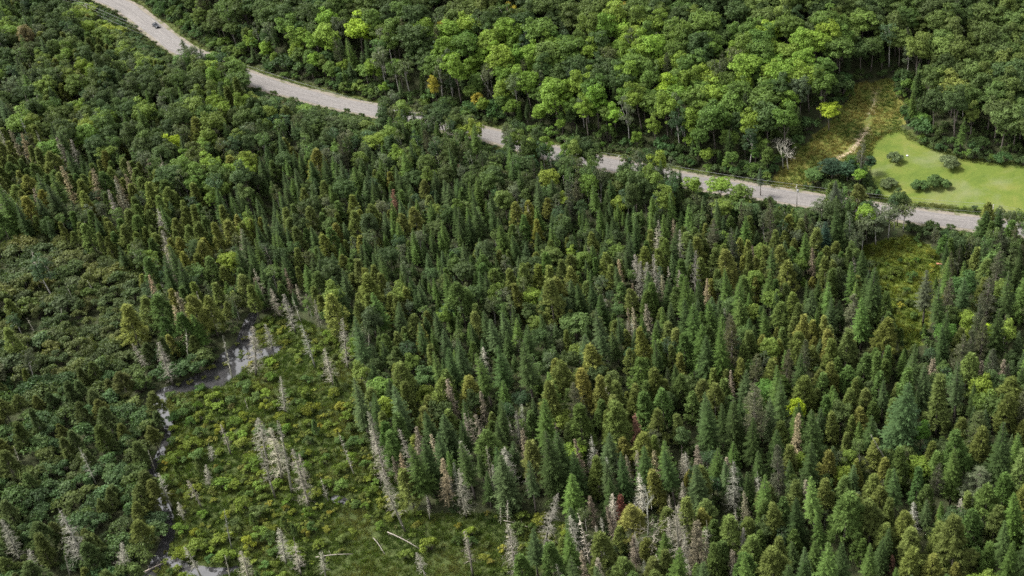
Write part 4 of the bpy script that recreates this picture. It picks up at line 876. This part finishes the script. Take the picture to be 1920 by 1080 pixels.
# ------------------------------------------------------------------ car on the road
def car(x, y, z, yaw):
    paint = simple('dark_blue_paint', (.012, .014, .02), .45, .3); glass = simple('car_glass', (.02, .024, .03), .2, .4); rubber = simple('rubber', (.02, .02, .02), .8, .2); alloy = simple('alloy', (.45, .45, .46), .35, .5, .8)
    lamp = simple('lamp_lens', (.7, .7, .68), .15, .6); tail = simple('tail_lens', (.35, .02, .02), .2, .6)
    root = bpy.data.objects.new('car', None); C.objects.link(root); root.location = (x, y, z); root.rotation_euler = (0, 0, yaw)
    tag(root, 'small dark car driving on the road at the top left', 'car')
    st = [(-2.2, .45, .72, .74), (-2.1, .30, .92, .84), (-1.3, .26, .98, .90), (0, .26, .98, .91), (1.1, .26, .95, .90), (1.9, .28, .84, .86), (2.18, .34, .68, .74)]     # x, low, high, half width
    V = []; k = 8
    for (sx, lo, hi, hw) in st: V += [(sx, -hw*.9, lo), (sx, -hw, lo+.15), (sx, -hw, (lo+hi)/2+.1), (sx, -hw*.9, hi), (sx, hw*.9, hi), (sx, hw, (lo+hi)/2+.1), (sx, hw, lo+.15), (sx, hw*.9, lo)]
    F = [(i*k+j, i*k+(j+1) % k, (i+1)*k+(j+1) % k, (i+1)*k+j) for i in range(len(st)-1) for j in range(k)]
    me = bpy.data.meshes.new('body'); me.from_pydata(V, [], F+[tuple(range(k))[::-1], tuple((len(st)-1)*k+j for j in range(k))]); me.materials.append(paint)
    body = obj('body', me, root); bv = body.modifiers.new('bevel', 'BEVEL'); bv.width = .05; bv.segments = 2
    cs = [(-1.75, .97, .74), (-1.15, 1.44, .60), (.35, 1.47, .60), (1.0, .97, .74)]
    V = []; 
    for (sx, hz, hw) in cs: V += [(sx, -hw, hz), (sx, hw, hz)]
    base = [(-1.75, -.78, .94), (1.0, -.78, .94), (1.0, .78, .94), (-1.75, .78, .94)]
    mb = MB(); P_ = np.array(V); mb.raw([P_[2]+(0, 0, .015), P_[3]+(0, 0, .015), P_[5]+(0, 0, .015), P_[4]+(0, 0, .015)], [(0, 2, 1), (0, 3, 2)]); mb.box((-.4, 0, 1.46), (.78, .6, .02)); obj('roof', mb.mesh('roof', [paint]), root)
    for nm, q in (('rear_window', [P_[0], P_[1], P_[3], P_[2]]), ('windscreen', [P_[7], P_[6], P_[4], P_[5]]), ('side_window', [P_[0], P_[2], P_[4], P_[6]]), ('side_window', [P_[1], P_[7], P_[5], P_[3]])):
        mb = MB(); mb.raw(q, [(0, 1, 2), (0, 2, 3)]); obj(nm, mb.mesh(nm, [glass]), root)
    for sx in (-1.35, 1.35):
        for sy in (-.82, .82):
            mb = MB(); mb.tube([(sx, sy-.1, .33), (sx, sy+.1, .33)], [.33, .33], 16); wh = obj('wheel', mb.mesh('wheel', [rubber]), root)
            mb = MB(); yy_ = sy+.105*np.sign(sy); mb.tube([(sx, yy_-.01, .33), (sx, yy_+.01, .33)], [.2, .2], 10); obj('rim', mb.mesh('rim', [alloy]), wh)
    for sy in (-.62, .62):
        mb = MB(); mb.box((2.1, sy, .66), (.08, .16, .07)); obj('headlight', mb.mesh('headlight', [lamp]), root)
        mb = MB(); mb.box((-2.14, sy, .74), (.06, .16, .08)); obj('tail_light', mb.mesh('tail_light', [tail]), root)
        mb = MB(); mb.box((.75, sy*1.55, .98), (.07, .09, .06)); obj('mirror', mb.mesh('mirror', [paint]), root)
cpos = on_plane(293, 50, ROAD_Z+.15); dd_ = np.linalg.norm(ROAD-cpos, axis=1); ci_ = int(dd_.argmin())
car(cpos[0], cpos[1], ROAD_Z+.13, math.atan2(-tang[ci_][1], -tang[ci_][0]))

# ------------------------------------------------------------------ fallen logs and a stone
logs = [((727, 1000), (787, 1030), .16, (.19, .172, .145), 'pale fallen log lying across the marsh grass'), ((945, 978), (1000, 993), .13, (.2, .182, .15), 'thin bleached log at the forest edge of the marsh'), ((267, 1077), (333, 1048), .15, (.36, .31, .26), 'long fallen log across the stream at the bottom edge'),
        ((593, 1047), (662, 1040), .14, (.24, .215, .185), 'grey log on the marsh near the bottom edge'), ((1756, 497), (1779, 503), .3, (.26, .12, .08), 'reddish log at the edge of the glade'), ((700, 1010), (722, 1040), .09, (.25, .23, .2), 'short thin grey log in the sedge')]
for (a, b, r_, col_, lab) in logs:
    q = unproject([a[0], b[0]], [a[1], b[1]]); A, B = q; A[2] = max(A[2], -.35)+r_+.25; B[2] = max(B[2], -.35)+r_+.25
    root = bpy.data.objects.new('fallen_log', None); C.objects.link(root); root.location = A; d = B-A; root.scale = (1, 1, 1)
    tag(root, lab, 'log', 'fallen logs')
    t = np.linspace(0, 1, 6); pts = t[:, None]*d+np.stack([0*t, .15*np.sin(t*4), .1*np.sin(t*3.1)], 1); mb = MB(); mb.tube(pts, r_*(1-.6*t), 6); o = obj('trunk', mb.mesh('trunk', [M['deadwood']]), root); o['tint'] = col_
    for k in range(4):
        mb = MB(); c_ = pts[1+k]; e_ = c_+np.array([G.normal()*.6, G.normal()*.6, G.uniform(.3, .9)]); mb.tube([c_, (c_+e_)/2, e_], [r_*.3, r_*.22, .01], 4); o = obj('branch', mb.mesh('branch', [M['deadwood']]), root); o['tint'] = col_
st = unproject(1701, 293)[0]; g_ = np.random.default_rng(3); V = rvec(g_, 40)*np.array([.42, .34, .28]); 
import bmesh
bm = bmesh.new(); [bm.verts.new(v) for v in V]; bmesh.ops.convex_hull(bm, input=bm.verts); me = bpy.data.meshes.new('stone'); bm.to_mesh(me); bm.free(); me.materials.append(simple('pale_stone', (.6, .59, .56), .8, .2))
tag(obj('stone', me, None, (st[0], st[1], st[2]+.25)), 'small white stone on the lawn between two round bushes', 'stone')
